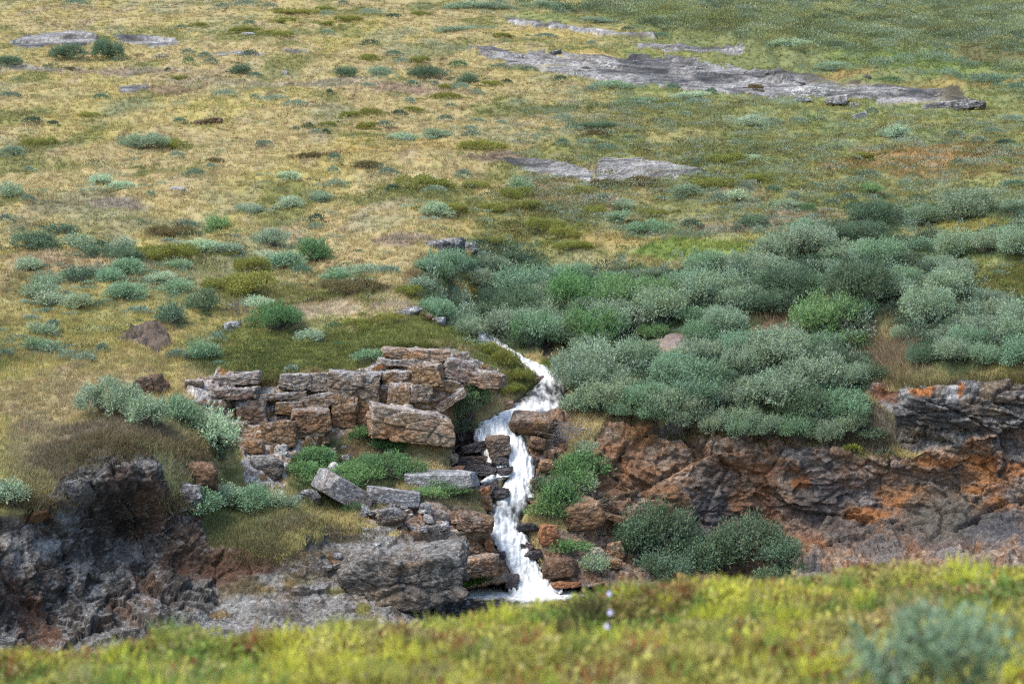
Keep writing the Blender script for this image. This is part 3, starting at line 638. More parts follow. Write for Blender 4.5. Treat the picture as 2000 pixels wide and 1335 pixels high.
G_LEDGE = 'jointed blocks of the rock ledge'
for a in [
 ('rock_block','block','pale-topped block at the west end of the ledge, upper course',578,746,56,28,'grey',0,0),
 ('rock_block','block','white-streaked block second from the west end of the ledge',625,748,48,34,'grey',3,4),
 ('rock_block','block','long grey block right of the white-streaked block on the ledge',690,752,92,48,'greydark',-2,0),
 ('rock_block','block','squared dark block with a pale top below the flat capstone',777,735,64,40,'ledge',0,5),
 ('rock_block','block','rust-faced block under the flat capstone nearest the falls',836,733,58,42,'rust',2,-6),
 ('rock_slab','slab','flat thin capstone resting across the two squared blocks',782,711,86,14,'grey',-3,0),
 ('rock_slab','slab','long layered slab along the ledge crest beneath the green turf',815,695,120,22,'tan',-4,0),
 ('rock_block','block','rust block below the long grey block, left of its pair',673,800,48,62,'rust',0,3),
 ('rock_block','block','brown block in the ledge wall, second in the lower course',716,795,46,56,'rust',-3,0),
 ('rock_block','block','narrow orange-grey block third in the lower course of the ledge',750,782,34,56,'ledge',0,6),
 ('rock_block','block','grey and tan block fourth in the lower course of the ledge',783,775,42,48,'ledge',-4,-5),
 ('rock_block','block','cracked dark block tucked under the rust-faced block',822,767,40,34,'greydark',0,8),
 ('rock_slab','slab','big tan leaning slab with an orange end facing the falls',802,828,146,56,'tan',-9,6),
 ('rock_block','block','tall layered orange block end standing beside the dark gully bush',864,838,22,80,'brightorange',2,12),
 ('rock_slab','slab','dark fallen plank-like slab leaning off the ledge toward the bush',876,781,60,14,'greydark',32,10),
 ('rock_slab','slab','grey capstone shelf left of the pale-topped block',556,772,86,18,'greydark',6,0),
 ('rock_slab','slab','pale shelf stone with a jagged edge under the white-streaked block',626,777,62,24,'grey',12,0),
 ('rock_block','block','overhanging brown block with a grey top and shadow beneath',609,822,68,46,'redbrown',2,4),
 ('rock_block','block','dark rusty block below the ledge, beside the overhanging brown block',547,848,60,52,'redbrown',8,-4),
 ('rock_block','block','mossy brown block under the grey capstone shelf',566,790,52,26,'rust',0,0),
 ('rock_block','block','dark jointed block at the ledge foot west of the mossy block',492,806,52,50,'greydark',6,6),
 ('rock_slab','slab','flat grey slab with orange lichen at the far west of the ledge',453,738,104,20,'grey',5,0),
 ('rock_slab','slab','low grey slab step below the lichen slab',440,768,120,20,'greydark',4,0),
 ('rock_slab','slab','thin dark slab bedded under the long grey block',690,778,110,9,'greydark',-2,0),
 ('rock_slab','slab','thin pale slab edge running over the brown lower course',735,752,130,8,'tan',-3,0),
 ('rock_slab','slab','thin layered slab between the grey shelf and the dark jointed block',505,783,100,9,'greydark',5,0),
 ('rock_slab','slab','thin tan slab along the foot of the lower course',725,826,110,9,'tan',-5,0),
 ('rock_slab','slab','thin rusty slab under the rust-faced block',838,757,74,8,'rust',-2,0),
 ('rock_slab','slab','thin grey slab halfway down the west end of the ledge',470,786,90,10,'grey',4,0),
 ('rock_slab','slab','thin broken slab beneath the overhanging brown block',598,850,70,9,'tan',3,0),
 ('rock','rock','small dark stone set in turf west of the lichen slab',380,748,34,16,'greydark',0,0),
 ('boulder','boulder','squarish grey boulder at the ledge top beside the falls',894,719,50,36,'grey',-18,8),
 ('rock','rock','small white stone on the squarish grey boulder',903,698,22,14,'pale',8,0),
 ('rock','rock','pale angular stone wedged right of the squarish grey boulder',920,713,30,20,'pale',14,0),
 ('rock_slab','slab','striped grey and tan slab jutting toward the upper falls',930,738,96,28,'tan',-4,-8),
 ('rock_block','block','brown block hanging at the tip of the striped slab',966,754,24,34,'rust',0,0)]:
    rock(*a[:5], a[5] * 1.14, a[6] * 1.12, *a[7:10], dep=0.9, fwd=0.17, sharp=7, rough=1.15, group=G_LEDGE)
for a in [
 # fallen stones of the hollow below the ledge
 ('rock_slab','slab','large flat-faced slab tilted up over a dark gap',672,962,104,44,'grey',-31,18,0.9,0.55,12,0.3),
 ('rock_slab','slab','long pale slab lying beside the tilted flat-faced slab',768,971,116,32,'grey',-8,10,0.6,0.5,9,0.45),
 ('rock_slab','slab','broad flat grey slab ending in orange at the stream edge',864,938,138,34,'grey',2,-6,0.9,0.45,10,0.35),
 ('boulder','boulder','pointed white stone standing among green bushes',652,916,24,40,'pale',12,20,0.8,0.5,4,1.2),
 ('rock','rock','upright grey stone in the bushes behind the pointed white stone',676,884,20,26,'greydark',4,0,0.8,0.4,5,1),
 ('rock','rock','blue-grey standing stone at the foot of the ledge',629,868,14,22,'greydark',0,0,0.8,0.4,5,1),
 ('boulder','boulder','grey boulder with white top at the west foot of the ledge',549,880,24,36,'pale',-8,0,0.8,0.35,4,1.2),
 ('boulder','boulder','dark lichen-crusted boulder below the west end of the ledge',522,912,62,46,'lichen',4,0,0.8,0.3,4,1.1),
 ('boulder','boulder','orange-stained boulder beside the silver bush west of the ledge',492,872,56,34,'rust',6,0,0.8,0.25,4,1.1),
 ('boulder','boulder','rounded dark boulder left of the tilted flat-faced slab',577,977,28,20,'greydark',0,0,0.8,0.4,3,0.9),
 ('boulder','boulder','grey wedge boulder leaning on the tilted flat-faced slab',608,972,40,26,'greydark',-20,0,0.8,0.35,4,1),
 ('boulder','boulder','brown and grey wedge boulder below the long pale slab',763,1012,56,30,'greydark',-6,14,0.9,0.45,5,1),
 ('boulder','boulder','brown rock head capped with dry grass right of the near-black cliff',385,918,74,64,'redbrown',6,0,0.9,0.12,4,1.3),
 ('boulder','boulder','dark rock shoulder under the brown rock head, facing the hollow',365,965,56,60,'greydark',0,8,0.9,0.05,4,1.3),
 ('rock','rock','small grey stone between the tilted slab and the wedge boulder',712,1005,20,20,'grey',-20,0,0.8,0.4,4,1),
 ('rock','rock','white-flecked square stone among rubble by the long pale slab',830,998,22,26,'grey',0,8,0.8,0.45,5,0.9),
 ('rock','rock','pale flat stone in the rubble above the shelving bank',865,1023,32,16,'pale',6,0,0.8,0.45,6,0.8),
 ('rock','rock','small whitish stone beside the pale flat rubble stone',836,1015,22,16,'pale',-10,0,0.8,0.4,5,1),
 ('rock','rock','small reddish stone lying in the bushes left of the pointed stone',600,928,24,16,'redbrown',4,0,0.8,0.35,5,1),
 ('boulder','boulder','huge dark boulder capped with pale lichen above the grassy bank',782,1116,232,112,'lichen',-2,6,0.95,-0.10,4.6,1.9),
 ('boulder','boulder','rounded lichen boulder leaning against the huge dark boulder',858,1108,66,84,'lichen',-6,0,0.9,0.3,3.5,0.9),
 ('boulder','boulder','orange-brown block overhanging the pool between the falls',926,1022,74,36,'rust',-6,8,0.9,0.4,6,0.9),
 ('rock_slab','slab','thin cream slab at the edge of the lower fall',908,1036,84,12,'tan',10,0,0.8,0.5,6,0.8),
 ('rock','rock','upright orange rock at the lip of the lowest fall',958,1060,22,32,'brightorange',6,0,0.9,0.5,4,1.2),
 ('rock','rock','orange ledge stone beside the flat grey slab',946,960,28,16,'brightorange',12,0,0.9,0.5,6,1),
 ('rock','rock','brown layered stone under the orange ledge stone',948,982,28,28,'rust',0,0,0.9,0.4,5,1),
 ('boulder','boulder','bulging orange boulder above the foam patch',935,1106,78,46,'orange',2,0,0.8,0.3,4,1),
 ('rock','rock','cream stone stack corner above the flat grey slab',884,893,30,22,'tan',0,10,0.9,0.5,5,1),
 ('rock','rock','orange slab under the cream stone stack corner',886,910,40,14,'brightorange',8,0,0.9,0.5,6,1),
 # stones on the near right bank
 ('boulder','boulder','mossy orange boulder dividing the upper fall',1038,826,86,44,'rust',-4,0,0.8,0.45,3.5,0.8),
 ('rock_slab','slab','reddish slab leaning against the mossy orange boulder',1064,842,46,20,'redbrown',-24,0,0.8,0.6,6,0.8),
 ('boulder','boulder','rounded reddish boulder at the right edge of the middle fall',1049,868,36,28,'redbrown',-14,0,0.9,0.5,4,0.9),
 ('rock','rock','rusty stone stacked below the rounded reddish boulder',1072,884,26,22,'rust',-10,0,0.9,0.4,4,1),
 ('rock','rock','orange angular stone in the stack right of the middle fall',1068,910,34,24,'rust',-16,0,0.9,0.45,5,1),
 ('rock','rock','brown stone lowest in the stack right of the middle fall',1090,916,24,18,'redbrown',-10,0,0.9,0.4,5,1),
 ('rock_slab','slab','brown slab tilted steeply beside the middle fall',1050,944,34,12,'redbrown',-46,0,0.9,0.6,7,0.7),
 ('rock','rock','bright orange stone at the edge of the lower pool',1046,982,22,13,'brightorange',-6,0,0.9,0.6,5,0.8),
 ('boulder','boulder','peaked orange rock standing right of the lowest fall',1070,1048,42,44,'brightorange',8,0,0.8,0.4,3.5,1.3),
 ('boulder','boulder','large brown boulder under dry grass at the cliff corner',1128,1010,84,60,'rust',10,0,0.8,0.25,3.5,1),
 ('boulder','boulder','dark brown boulder at the pool edge below the bushes',1098,1108,66,38,'redbrown',8,0,0.8,0.4,4,1),
 ('rock_slab','slab','orange ledge slab at the water line of the pool',1105,1140,60,14,'brightorange',4,0,0.8,0.45,6,1),
 ('rock_slab','slab','shelving rust slab stepping down from the cliff corner',1195,1020,90,16,'rust',-16,0,0.9,0.4,6,1),
 ('boulder','boulder','rounded tan boulder beside the dark bush at the cliff foot',1165,1078,40,32,'tan',0,0,0.9,0.35,3.5,1),
 ('boulder','boulder','brown boulder touching the rounded tan boulder',1202,1076,36,32,'rust',6,0,0.9,0.35,3.5,1),
 ('boulder','boulder','small brown boulder below the rounded tan boulder',1198,1104,30,20,'rust',0,0,0.9,0.35,3.5,1),
 ('rock','rock','reddish stone on the far bank above the upper pool',1123,738,20,14,'redbrown',0,0,0.9,0.5,4,1),
 ('rock_slab','slab','flat brown slab on the far bank of the upper pool',1120,753,36,16,'redbrown',-12,0,0.9,0.5,6,0.9),
 # landmarks of the hillside
 ('rock_slab','slab','layered dark brown slab boulder alone in the tan meadow',408,240,54,20,'redbrown',5,0,0.8,0.5,4,1.2),
 ('rock','rock','small pale grey stone alone in the tan grass',347,377,32,10,'pale',-4,0,0.8,0.4,3.5,1),
 ('boulder','boulder','white upright stone beside the dark shrubs on the upper slope',556,139,12,14,'pale',0,0,0.8,0.5,4,1),
 ('boulder','boulder','big grey boulder with a yellow-stained face by the stream head',872,484,78,38,'greydark',4,0,0.8,0.3,3.5,0.9),
 ('boulder','boulder','small grey boulder touching the yellow-stained boulder',918,480,32,22,'grey',8,0,0.8,0.35,4,1),
 ('rock','rock','grey jagged stones on the green ledge above the stream',795,610,60,16,'grey',14,0,0.8,0.4,3,1.6),
 ('boulder','boulder','rounded blue-grey stone at the edge of the green turf',852,625,34,20,'grey',12,0,0.8,0.45,3.5,0.7),
 ('rock','rock','brown stone beside the rounded blue-grey stone',832,620,22,14,'redbrown',10,0,0.8,0.45,4,0.9),
 ('boulder','boulder','brown rock stub poking out of the near tan slope',291,748,62,44,'redbrown',18,0,0.8,0.3,4,1.3),
 ('rock','rock','pale stone half hidden in dry brush by the green bush',456,628,36,20,'grey',6,0,0.8,0.4,3.5,1.2),
 ('boulder','boulder','long pale boulder at the lower end of the bedrock band',1582,187,74,22,'pale',-4,0,0.9,0.4,4,0.9),
 ('rock_slab','slab','straight-edged white slab under the long pale boulder',1566,196,42,8,'pale',0,0,0.9,0.6,8,0.5),
 ('boulder','boulder','grey rounded boulder below the long pale boulder',1632,200,44,20,'grey',6,0,0.9,0.4,4,0.9),
 ('rock_block','block','small white cube-like block right of the grey rounded boulder',1669,203,18,12,'pale',-6,0,0.9,0.5,9,0.4),
 ('boulder','boulder','round dark-shaded boulder lowest below the bedrock band',1680,224,30,16,'grey',14,0,0.9,0.5,3,0.6),
 ('boulder','boulder','long dark grey boulder ending the bedrock band on the east',1860,209,130,20,'greydark',6,0,0.8,0.4,4.5,0.9),
 ('rock','rock','pale grey stone strip in the tan slope near a dark shrub',487,74,28,8,'pale',-4,0,0.8,0.4,4,0.8),
 ('rock','rock','dark stone beside a white fleck on the upper tan slope',315,110,26,12,'greydark',0,0,0.8,0.35,4,1),
 ('rock','rock','grey stone in pinkish grass below the sedge meadow shrub',1337,453,22,12,'grey',0,0,0.8,0.4,3.5,1)]:
    rock(*a[:10], dep=a[10-0], fwd=a[11], sharp=a[12-0], rough=a[13] if len(a) > 13 else 1) if len(a) > 13 else rock(*a[:9], yaw=a[9] if len(a) > 9 else 0, dep=a[10], fwd=a[11], sharp=a[12])
for a in [
 ('rock_block','block','squared red-brown block splitting the white water',973,871,46,40,'redbrown',6,8,0.9,0.75,8,0.5),
 ('rock_slab','slab','purple-black slab jutting from the wet steps',929,880,58,18,'wet',14,0,0.9,0.6,7,0.8),
 ('rock','rock','black wet rock below the squared red-brown block',976,901,32,14,'wet',8,0,0.9,0.8,4,1),
 ('rock','rock','black wet stone second below the squared red-brown block',985,918,34,14,'wet',4,0,0.9,0.7,4,1),
 ('rock_block','block','black wet block low in the steps beside the flat grey slab',940,916,62,18,'wet',-4,0,0.9,0.5,7,0.7),
 ('rock_block','block','black wet block midway up the steps',920,898,60,16,'wet',2,0,0.9,0.5,7,0.8),
 ('rock','rock','dark rock under the fanning side spill',976,954,44,18,'wet',10,0,0.9,0.7,4,1),
 ('rock','rock','dark brown rock at the foot of the middle fall',1031,962,24,16,'wet',4,0,0.9,0.8,4,0.9),
 ('rock','rock','black angular rock rising in the lowest fall',1028,1051,28,18,'wet',-10,0,0.9,0.9,5,0.9),
 ('rock','rock','black wet rock just below the black angular rock',1040,1070,36,18,'wet',10,0,0.9,0.6,4,1),
 ('rock','rock','black rock at the left edge of the lowest fall',977,1070,22,16,'wet',14,0,0.9,0.7,4,1),
 ('rock','rock','dark wet rock face left of the pool inflow',1000,1128,24,32,'wet',-8,0,0.9,0.6,4,1.1),
 ('rock','rock','small black rock breaking the foam in the middle of the lowest fall',1002,1046,16,9,'wet',0,0,0.9,0.9),
 ('rock','rock','small wet rock low in the lowest fall, toward its left edge',1012,1084,14,8,'wet',6,0,0.9,0.9),
 ('rock','rock','thin black ledge crossing the left strand of the middle fall',956,907,20,9,'wet',0,0,0.9,0.9),
 ('rock','rock','dark wet stone at the right edge of the white middle fall',1046,926,20,16,'wet',10,0,0.9,0.8),
 ('rock','rock','wet stone just under the surface of the lower pool inflow',1000,982,30,8,'wet',4,0,0.9,0.9),
 ('rock','rock','black stone at the right lip of the lowest fall',1030,1027,40,12,'wet',-4,0,0.9,0.7),
 ('boulder','boulder','dark rounded rock in the upper cascade',1047,726,40,16,'wet',10,0,0.9,0.7,3.5,0.8),
 ('rock_block','block','small red-brown block at the left end of the upper lip',993,786,24,18,'redbrown',0,0,0.9,0.6,7,0.8),
 ('rock','rock','dark stone under the red-brown stack, right of the middle fall',1058,900,30,30,'wet',0,0,0.9,0.2,4,1)]:
    rock(*a[:9], yaw=a[9], dep=a[10], fwd=a[11], sharp=a[12] if len(a) > 12 else 5, wet=True)
# small rubble in three spots
ORD = ['leftmost','second from left','third from left','fourth from left','fifth from left','sixth from left','seventh from left','eighth from left','ninth from left','tenth from left','eleventh from left','twelfth from left','thirteenth from left','fourteenth from left','fifteenth from left','sixteenth from left','seventeenth from left','eighteenth from left','nineteenth from left','twentieth from left']
rr_ = random.Random(3)
for (n, cx_, cy_, sx, sy, pal, where) in [(16,800,1020,90,22,['grey','tan','pale','greydark'],'in the rubble above the shelving bank'),(9,760,1000,50,10,['grey','tan','greydark'],'in the rubble strip below the long pale slab'),(11,1200,1045,44,26,['rust','tan','rust'],'in the flaky rock pile at the cliff corner'),(8,640,858,40,6,['tan','redbrown','grey'],'at the foot of the ledge'),(8,690,1080,60,30,['lichen','grey'],'on the grey bedrock hump')]:
    pts = sorted((cx_ + rr_.uniform(-sx, sx), cy_ + rr_.uniform(-sy, sy)) for _ in range(n))
    for i, (x, y) in enumerate(pts):
        w = rr_.uniform(10, 22); pl = rr_.choice(pal)
        rock('stone', 'stone', f'small loose {"grey" if pl in ("grey","greydark","lichen","pale") else "brown"} stone {where}, {ORD[i]}', x, y, w, w * rr_.uniform(.35, .7), pl, rr_.uniform(-25, 25), rr_.uniform(-40, 40), 0.9, 0.4, rr_.choice([4, 6, 8]), group='loose stones ' + where)

for i in range(14):
    x = 1010 + i * 62 + rr_.uniform(-18, 18); y = 112 + (x - 1000) * .085 + rr_.uniform(-14, 14); w = rr_.uniform(9, 24)
    rock('stone', 'stone', f'loose grey stone lying on the long bedrock band, {ORD[i]} of fourteen', x, y, w, w * rr_.uniform(.3, .5), rr_.choice(['grey', 'pale', 'greydark']), rr_.uniform(-15, 15), 0, 0.9, 0.4, 5, group='loose stones on the bedrock band')
# ------------------------------------------------------------------ leaves
def leaf_quads(B, Dv, Ln, Wd, col, seed=0):
    """Diamond leaves: base points B, unit directions Dv, length, width, colours."""
    r = np.random.default_rng(seed); n = len(B)
    a = r.normal(size=(n, 3)) * 0.45 + np.array([0, 0, 1.0]); s = np.cross(Dv, a); s /= np.linalg.norm(s, axis=1)[:, None] + 1e-9
    mid = B + Dv * (Ln * 0.5)[:, None]
    V = np.stack([B, mid + s * (Wd * .5)[:, None], B + Dv * Ln[:, None], mid - s * (Wd * .5)[:, None]], 1).reshape(-1, 3)
    q = np.arange(n * 4).reshape(n, 4)
    return V, q, np.repeat(col, 4, axis=0)


def shrub_mesh(name, W, H, nshoot, per, leaf, seed, up=0.5, shoot=0.16, width=0.36, bright=0.45, lobes=10, flat=0.0):
    r = np.random.default_rng(seed)
    a = r.uniform(0, 2 * np.pi, lobes); rad = np.sqrt(r.uniform(0, 1, lobes)) * W * (0.36 + .06 * np.sin(2 * a + seed))
    lc = np.stack([rad * np.cos(a), rad * np.sin(a), H * (0.26 + 0.40 * r.random(lobes)) * (1 - (0.5 - flat) * (rad / (W * .42)) ** 2)], -1)
    lw = W * r.uniform(.9, 1.7, lobes) * .30 / math.sqrt(max(lobes, 6)) * 1.42; lr = np.stack([lw, lw * r.uniform(.8, 1.2, lobes), H * r.uniform(.24, .46, lobes)], -1)
    L = r.integers(0, lobes, nshoot * 3)
    u = unit(r.normal(size=(len(L), 3))); u[:, 2] = np.abs(u[:, 2]) * 1.0 - 0.25
    u = unit(u)
    Pt = lc[L] + u * lr[L] * (r.uniform(0.72, 1.0, (len(L), 1)) + .28 * (r.random((len(L), 1)) > .85))
    # drop what lies deep inside another lobe or under ground
    ins = ((((Pt[:, None] - lc[None]) / lr[None]) ** 2).sum(-1)).min(1)
    ok = (ins > 0.55) & (Pt[:, 2] > 0.0)
    Pt, u, L = Pt[ok][:nshoot], u[ok][:nshoot], L[ok][:nshoot]
    n = len(Pt)
    d = unit(u * 0.7 + np.array([0, 0, up]) + r.normal(size=(n, 3)) * 0.3)
    tone = 1 + bright * (r.random(n) - 0.5) + 0.4 * (r.random(lobes)[L] - .5)
    warm = r.normal(size=n) * 0.06
    Bs = np.repeat(Pt, per, 0) + np.repeat(d, per, 0) * (np.tile(np.linspace(-.5, 1, per), n) * shoot)[:, None]
    ld = unit(np.repeat(d, per, 0) * 0.75 + r.normal(size=(n * per, 3)) * 0.55)
    ln = leaf * r.uniform(.7, 1.25, n * per)
    t = np.repeat(tone, per) * r.uniform(.92, 1.08, n * per)
    col = np.stack([t * (1 + np.repeat(warm, per)), t, t * (1 - np.repeat(warm, per)) * .87], -1) * np.array([1.04, 1.0, 1.0])
    V, q, c = leaf_quads(Bs, ld, ln, ln * width, col, seed + 1)
    return make_mesh(name, V, q, 4, c), lc, lr

def tube(pts, r0, r1, sides=4):
    pts = np.asarray(pts, float); n = len(pts); V = []
    t = unit(np.gradient(pts, axis=0))
    a = np.cross(t, [0.3, 0.9, 0.2]); a = unit(a); b = np.cross(t, a)
    rad = np.linspace(r0, r1, n)
    for k in range(sides):
        th = 2 * math.pi * k / sides
        V.append(pts + (a * math.cos(th) + b * math.sin(th)) * rad[:, None])
    V = np.stack(V, 1).reshape(-1, 3)
    q = []
    for i in range(n - 1):
        for k in range(sides):
            k2 = (k + 1) % sides
            q.append((i * sides + k, i * sides + k2, (i + 1) * sides + k2, (i + 1) * sides + k))
    return V, np.array(q)

def join(parts):
    V, Q, b = [], [], 0
    for v, q in parts:
        V.append(v); Q.append(q + b); b += len(v)
    return np.concatenate(V), np.concatenate(Q)

def stems_mesh(name, lc, lr, seed, r0=0.014):
    r = np.random.default_rng(seed); parts = []
    for i in range(len(lc)):
        for k in range(3):
            tip = lc[i] + r.normal(size=3) * lr[i] * 0.55; tip[2] = max(.1, tip[2] + lr[i][2] * .3)
            b = np.array([r.normal() * .08, r.normal() * .08, -0.08])
            m = (b + tip) / 2 + r.normal(size=3) * 0.05; m[2] -= 0.04
            parts.append(tube([b, m * .6 + b * .4, m * .5 + tip * .5, tip], r0, r0 * .35))
    return make_mesh(name, *join(parts), 4)

CLASS = {'s': (0.8, 0.42, 300, 6, 0.07, 9), 'm': (1.3, 0.62, 680, 6, 0.07, 18), 'l': (2.1, 0.95, 1500, 6, 0.075, 26)}
WILLOW = {}
for k, (W_, H_, ns, per, leaf, lob) in CLASS.items():
    for v in range(7):
        me, lc, lr = shrub_mesh(f'willow_foliage', W_, H_, ns, per, leaf, 1000 + v * 13 + ord(k), lobes=lob)
        me.materials.append(M_LEAF)
        st = stems_mesh('willow_stem', lc, lr, v + 5); st.materials.append(M_TWIG)
        WILLOW[k, v] = (me, st, W_, H_)
for v in range(7):
    me, lc, lr = shrub_mesh('willow_foliage', 2.1, 0.85, 1700, 6, 0.07, 5000 + v * 19, lobes=44, flat=0.34, bright=0.5)
    me.materials.append(M_LEAF); st = stems_mesh('willow_stem', lc[::2], lr[::2], v + 80); st.materials.append(M_TWIG)
    WILLOW['t', v] = (me, st, 2.1, 0.85)
HEATH = {}
for v in range(5):
    me, lc, lr = shrub_mesh('heath_foliage', 1.4, 0.42, 1500, 5, 0.045, 2000 + v * 17, up=1.3, shoot=0.07, width=0.4, bright=0.35, lobes=14)
    me.materials.append(M_LEAF)
    st = stems_mesh('heath_stem', lc, lr, v + 50, 0.008); st.materials.append(M_TWIG)
    HEATH[v] = (me, st, 1.4, 0.42)

TINT = {  # display colours for the leaves
 'g': ((140,160,134), 'grey-green'), 's': ((166,186,156), 'silvery'), 'd': ((98,120,96), 'dark green'), 'b': ((127,158,128), 'blue-green'),
 'e': ((116,150,100), 'fresh green'), 'o': ((132,136,70), 'olive'), 'k': ((112,102,72), 'brownish'), 'c': ((102,138,92), 'leafy green'), 'y': ((160,168,76), 'yellow-green')}

# landmarks used in labels
MARKS = [(165,95,'the grey outcrop pair'),(540,110,'the white upright stone'),(262,178,'the oval flush slab'),(408,240,'the layered brown slab boulder'),(347,377,'the lone pale stone'),(872,484,'the yellow-stained boulder'),
 (1080,325,'the flat mid-slope rock'),(1280,332,'the domed mid-slope rock'),(1220,140,'the long bedrock band'),(1582,187,'the long pale boulder'),(1860,209,'the long dark boulder'),(1000,55,'the upper rock streak'),
 (700,100,'the pale rock sheet'),(1370,490,'the bright sedge meadow'),(1780,320,'the reddish grass patch'),(1540,630,'the tan earth scar'),(1085,655,'the narrow brown scar'),(1300,668,'the bare gravel mound'),
 (905,600,'the stream head'),(280,650,'the dark earth bank'),(620,680,'the green turf shelf'),(291,748,'the brown rock stub'),(650,916,'the pointed white stone'),(1040,826,'the mossy orange boulder'),(1400,830,'the orange cliff top'),
 (1720,690,'the dry grass slope'),(1850,760,'the dark overhanging outcrop'),(1900,440,'the yellow grass strip'),(1950,560,'the olive heath slope'),(1130,1010,'the cliff-corner boulder'),(780,1110,'the huge lichen boulder'),(250,900,'the near-black cliff'),
 (800,580,'the pinkish bare turf'),(120,520,'the sandy grass strip'),(850,250,'the yellow mid meadow'),(640,300,'the tan mid meadow'),(1820,130,'the bright green hollow'),(1350,1060,'the cliff foot'),(150,300,'the western meadow'),(80,150,'the grey gravel strip')]
PLANTS = []   # (kind, px, bottom, w, h, tint)
def P_(kind, s):
    for it in s.split(';'):
        it = it.strip()
        if it:
            x, y, w, h, t = it.split(',')
            PLANTS.append((kind, float(x), float(y), float(w), float(h), t.strip()))
# single shrubs, west half of the slope, from the top down
P_('w', '''148,11,70,16,b;131,122,92,38,d;208,124,74,50,d;20,131,66,22,d;433,23,42,16,g;480,18,60,16,g;353,60,26,10,g;488,62,30,11,g;367,114,28,18,g;368,136,30,20,e;400,121,32,15,g;412,137,36,18,g;488,124,40,18,d;472,146,50,24,d;
498,149,36,14,b;328,144,14,8,d;20,200,50,14,g;197,203,36,12,b;440,200,62,18,s;498,199,20,11,s;352,246,30,15,b;63,254,48,20,d;103,257,26,11,d;527,22,38,16,g;670,10,24,10,g;720,35,52,15,s;768,37,42,10,d;640,37,38,15,s;639,69,36,14,s;
885,60,90,16,g;910,17,110,17,g;965,19,84,18,g;723,97,44,20,d;770,114,42,12,b;786,124,40,13,s;895,133,50,18,e;977,139,48,13,g;677,156,50,24,d;740,152,52,26,g;836,160,76,33,d;911,166,48,26,d;845,167,24,10,g;900,180,46,18,s;930,186,32,13,s;
805,175,34,16,b;990,172,24,10,d;720,177,34,8,s;644,192,14,11,d;800,202,26,12,s;535,203,68,15,s;575,216,58,15,s;780,224,36,14,d;880,207,26,9,s;930,232,40,12,s;870,234,38,15,g;602,249,26,15,d;576,249,18,9,g;752,248,36,17,g;978,240,24,10,s;
281,297,104,38,g;345,309,34,16,s;25,312,58,22,g;57,335,28,10,s;197,372,58,24,s;241,378,66,19,s;380,366,44,21,g;293,390,20,12,s;15,389,50,34,g;54,414,30,19,g;12,441,38,26,g;485,413,58,28,g;365,446,52,19,g;421,451,52,26,e;330,482,36,10,s;
412,337,22,10,s;515,294,40,18,g;617,266,26,10,s;637,262,16,10,d;788,279,66,18,s;855,280,72,21,g;918,267,38,11,s;920,282,38,15,g;653,327,30,20,b;760,347,50,19,g;651,346,24,16,s;656,364,46,20,s;563,360,64,20,s;767,376,32,17,d;850,386,54,21,s;
905,352,42,25,g;625,389,56,24,g;568,406,58,28,s;620,424,38,18,d;617,439,36,18,s;852,425,80,30,s;528,482,74,40,g;615,512,80,52,c;70,499,120,48,d;120,470,60,22,d;155,500,54,36,g;190,512,60,30,d;195,494,50,22,d;240,500,54,30,g;250,525,60,34,d;
400,500,84,26,s;442,502,60,22,g;62,536,56,26,g;350,538,68,24,b;95,562,80,28,g;160,566,60,34,d;140,548,70,22,g;250,556,84,38,b;215,570,70,30,b;245,594,100,36,b;310,560,70,22,s;345,576,66,26,b;80,590,64,34,g;95,596,60,26,s;150,602,80,28,g;60,622,36,14,s;
80,650,60,22,g;70,668,50,24,b;100,672,56,24,g;105,640,30,20,g;270,614,60,16,s;340,632,60,42,d;402,618,60,42,d;425,655,40,26,s;540,648,120,64,c;500,606,80,28,s;610,656,60,24,g;560,520,90,40,b;520,505,60,20,s;590,535,50,22,b;660,545,60,30,b;720,544,100,26,g;
700,575,72,22,s;760,545,50,18,s;10,690,30,18,g;130,704,40,28,s;165,710,50,18,s;200,692,30,22,g;345,700,50,22,g;390,696,66,32,b;725,706,60,24,b;570,714,32,16,s''')
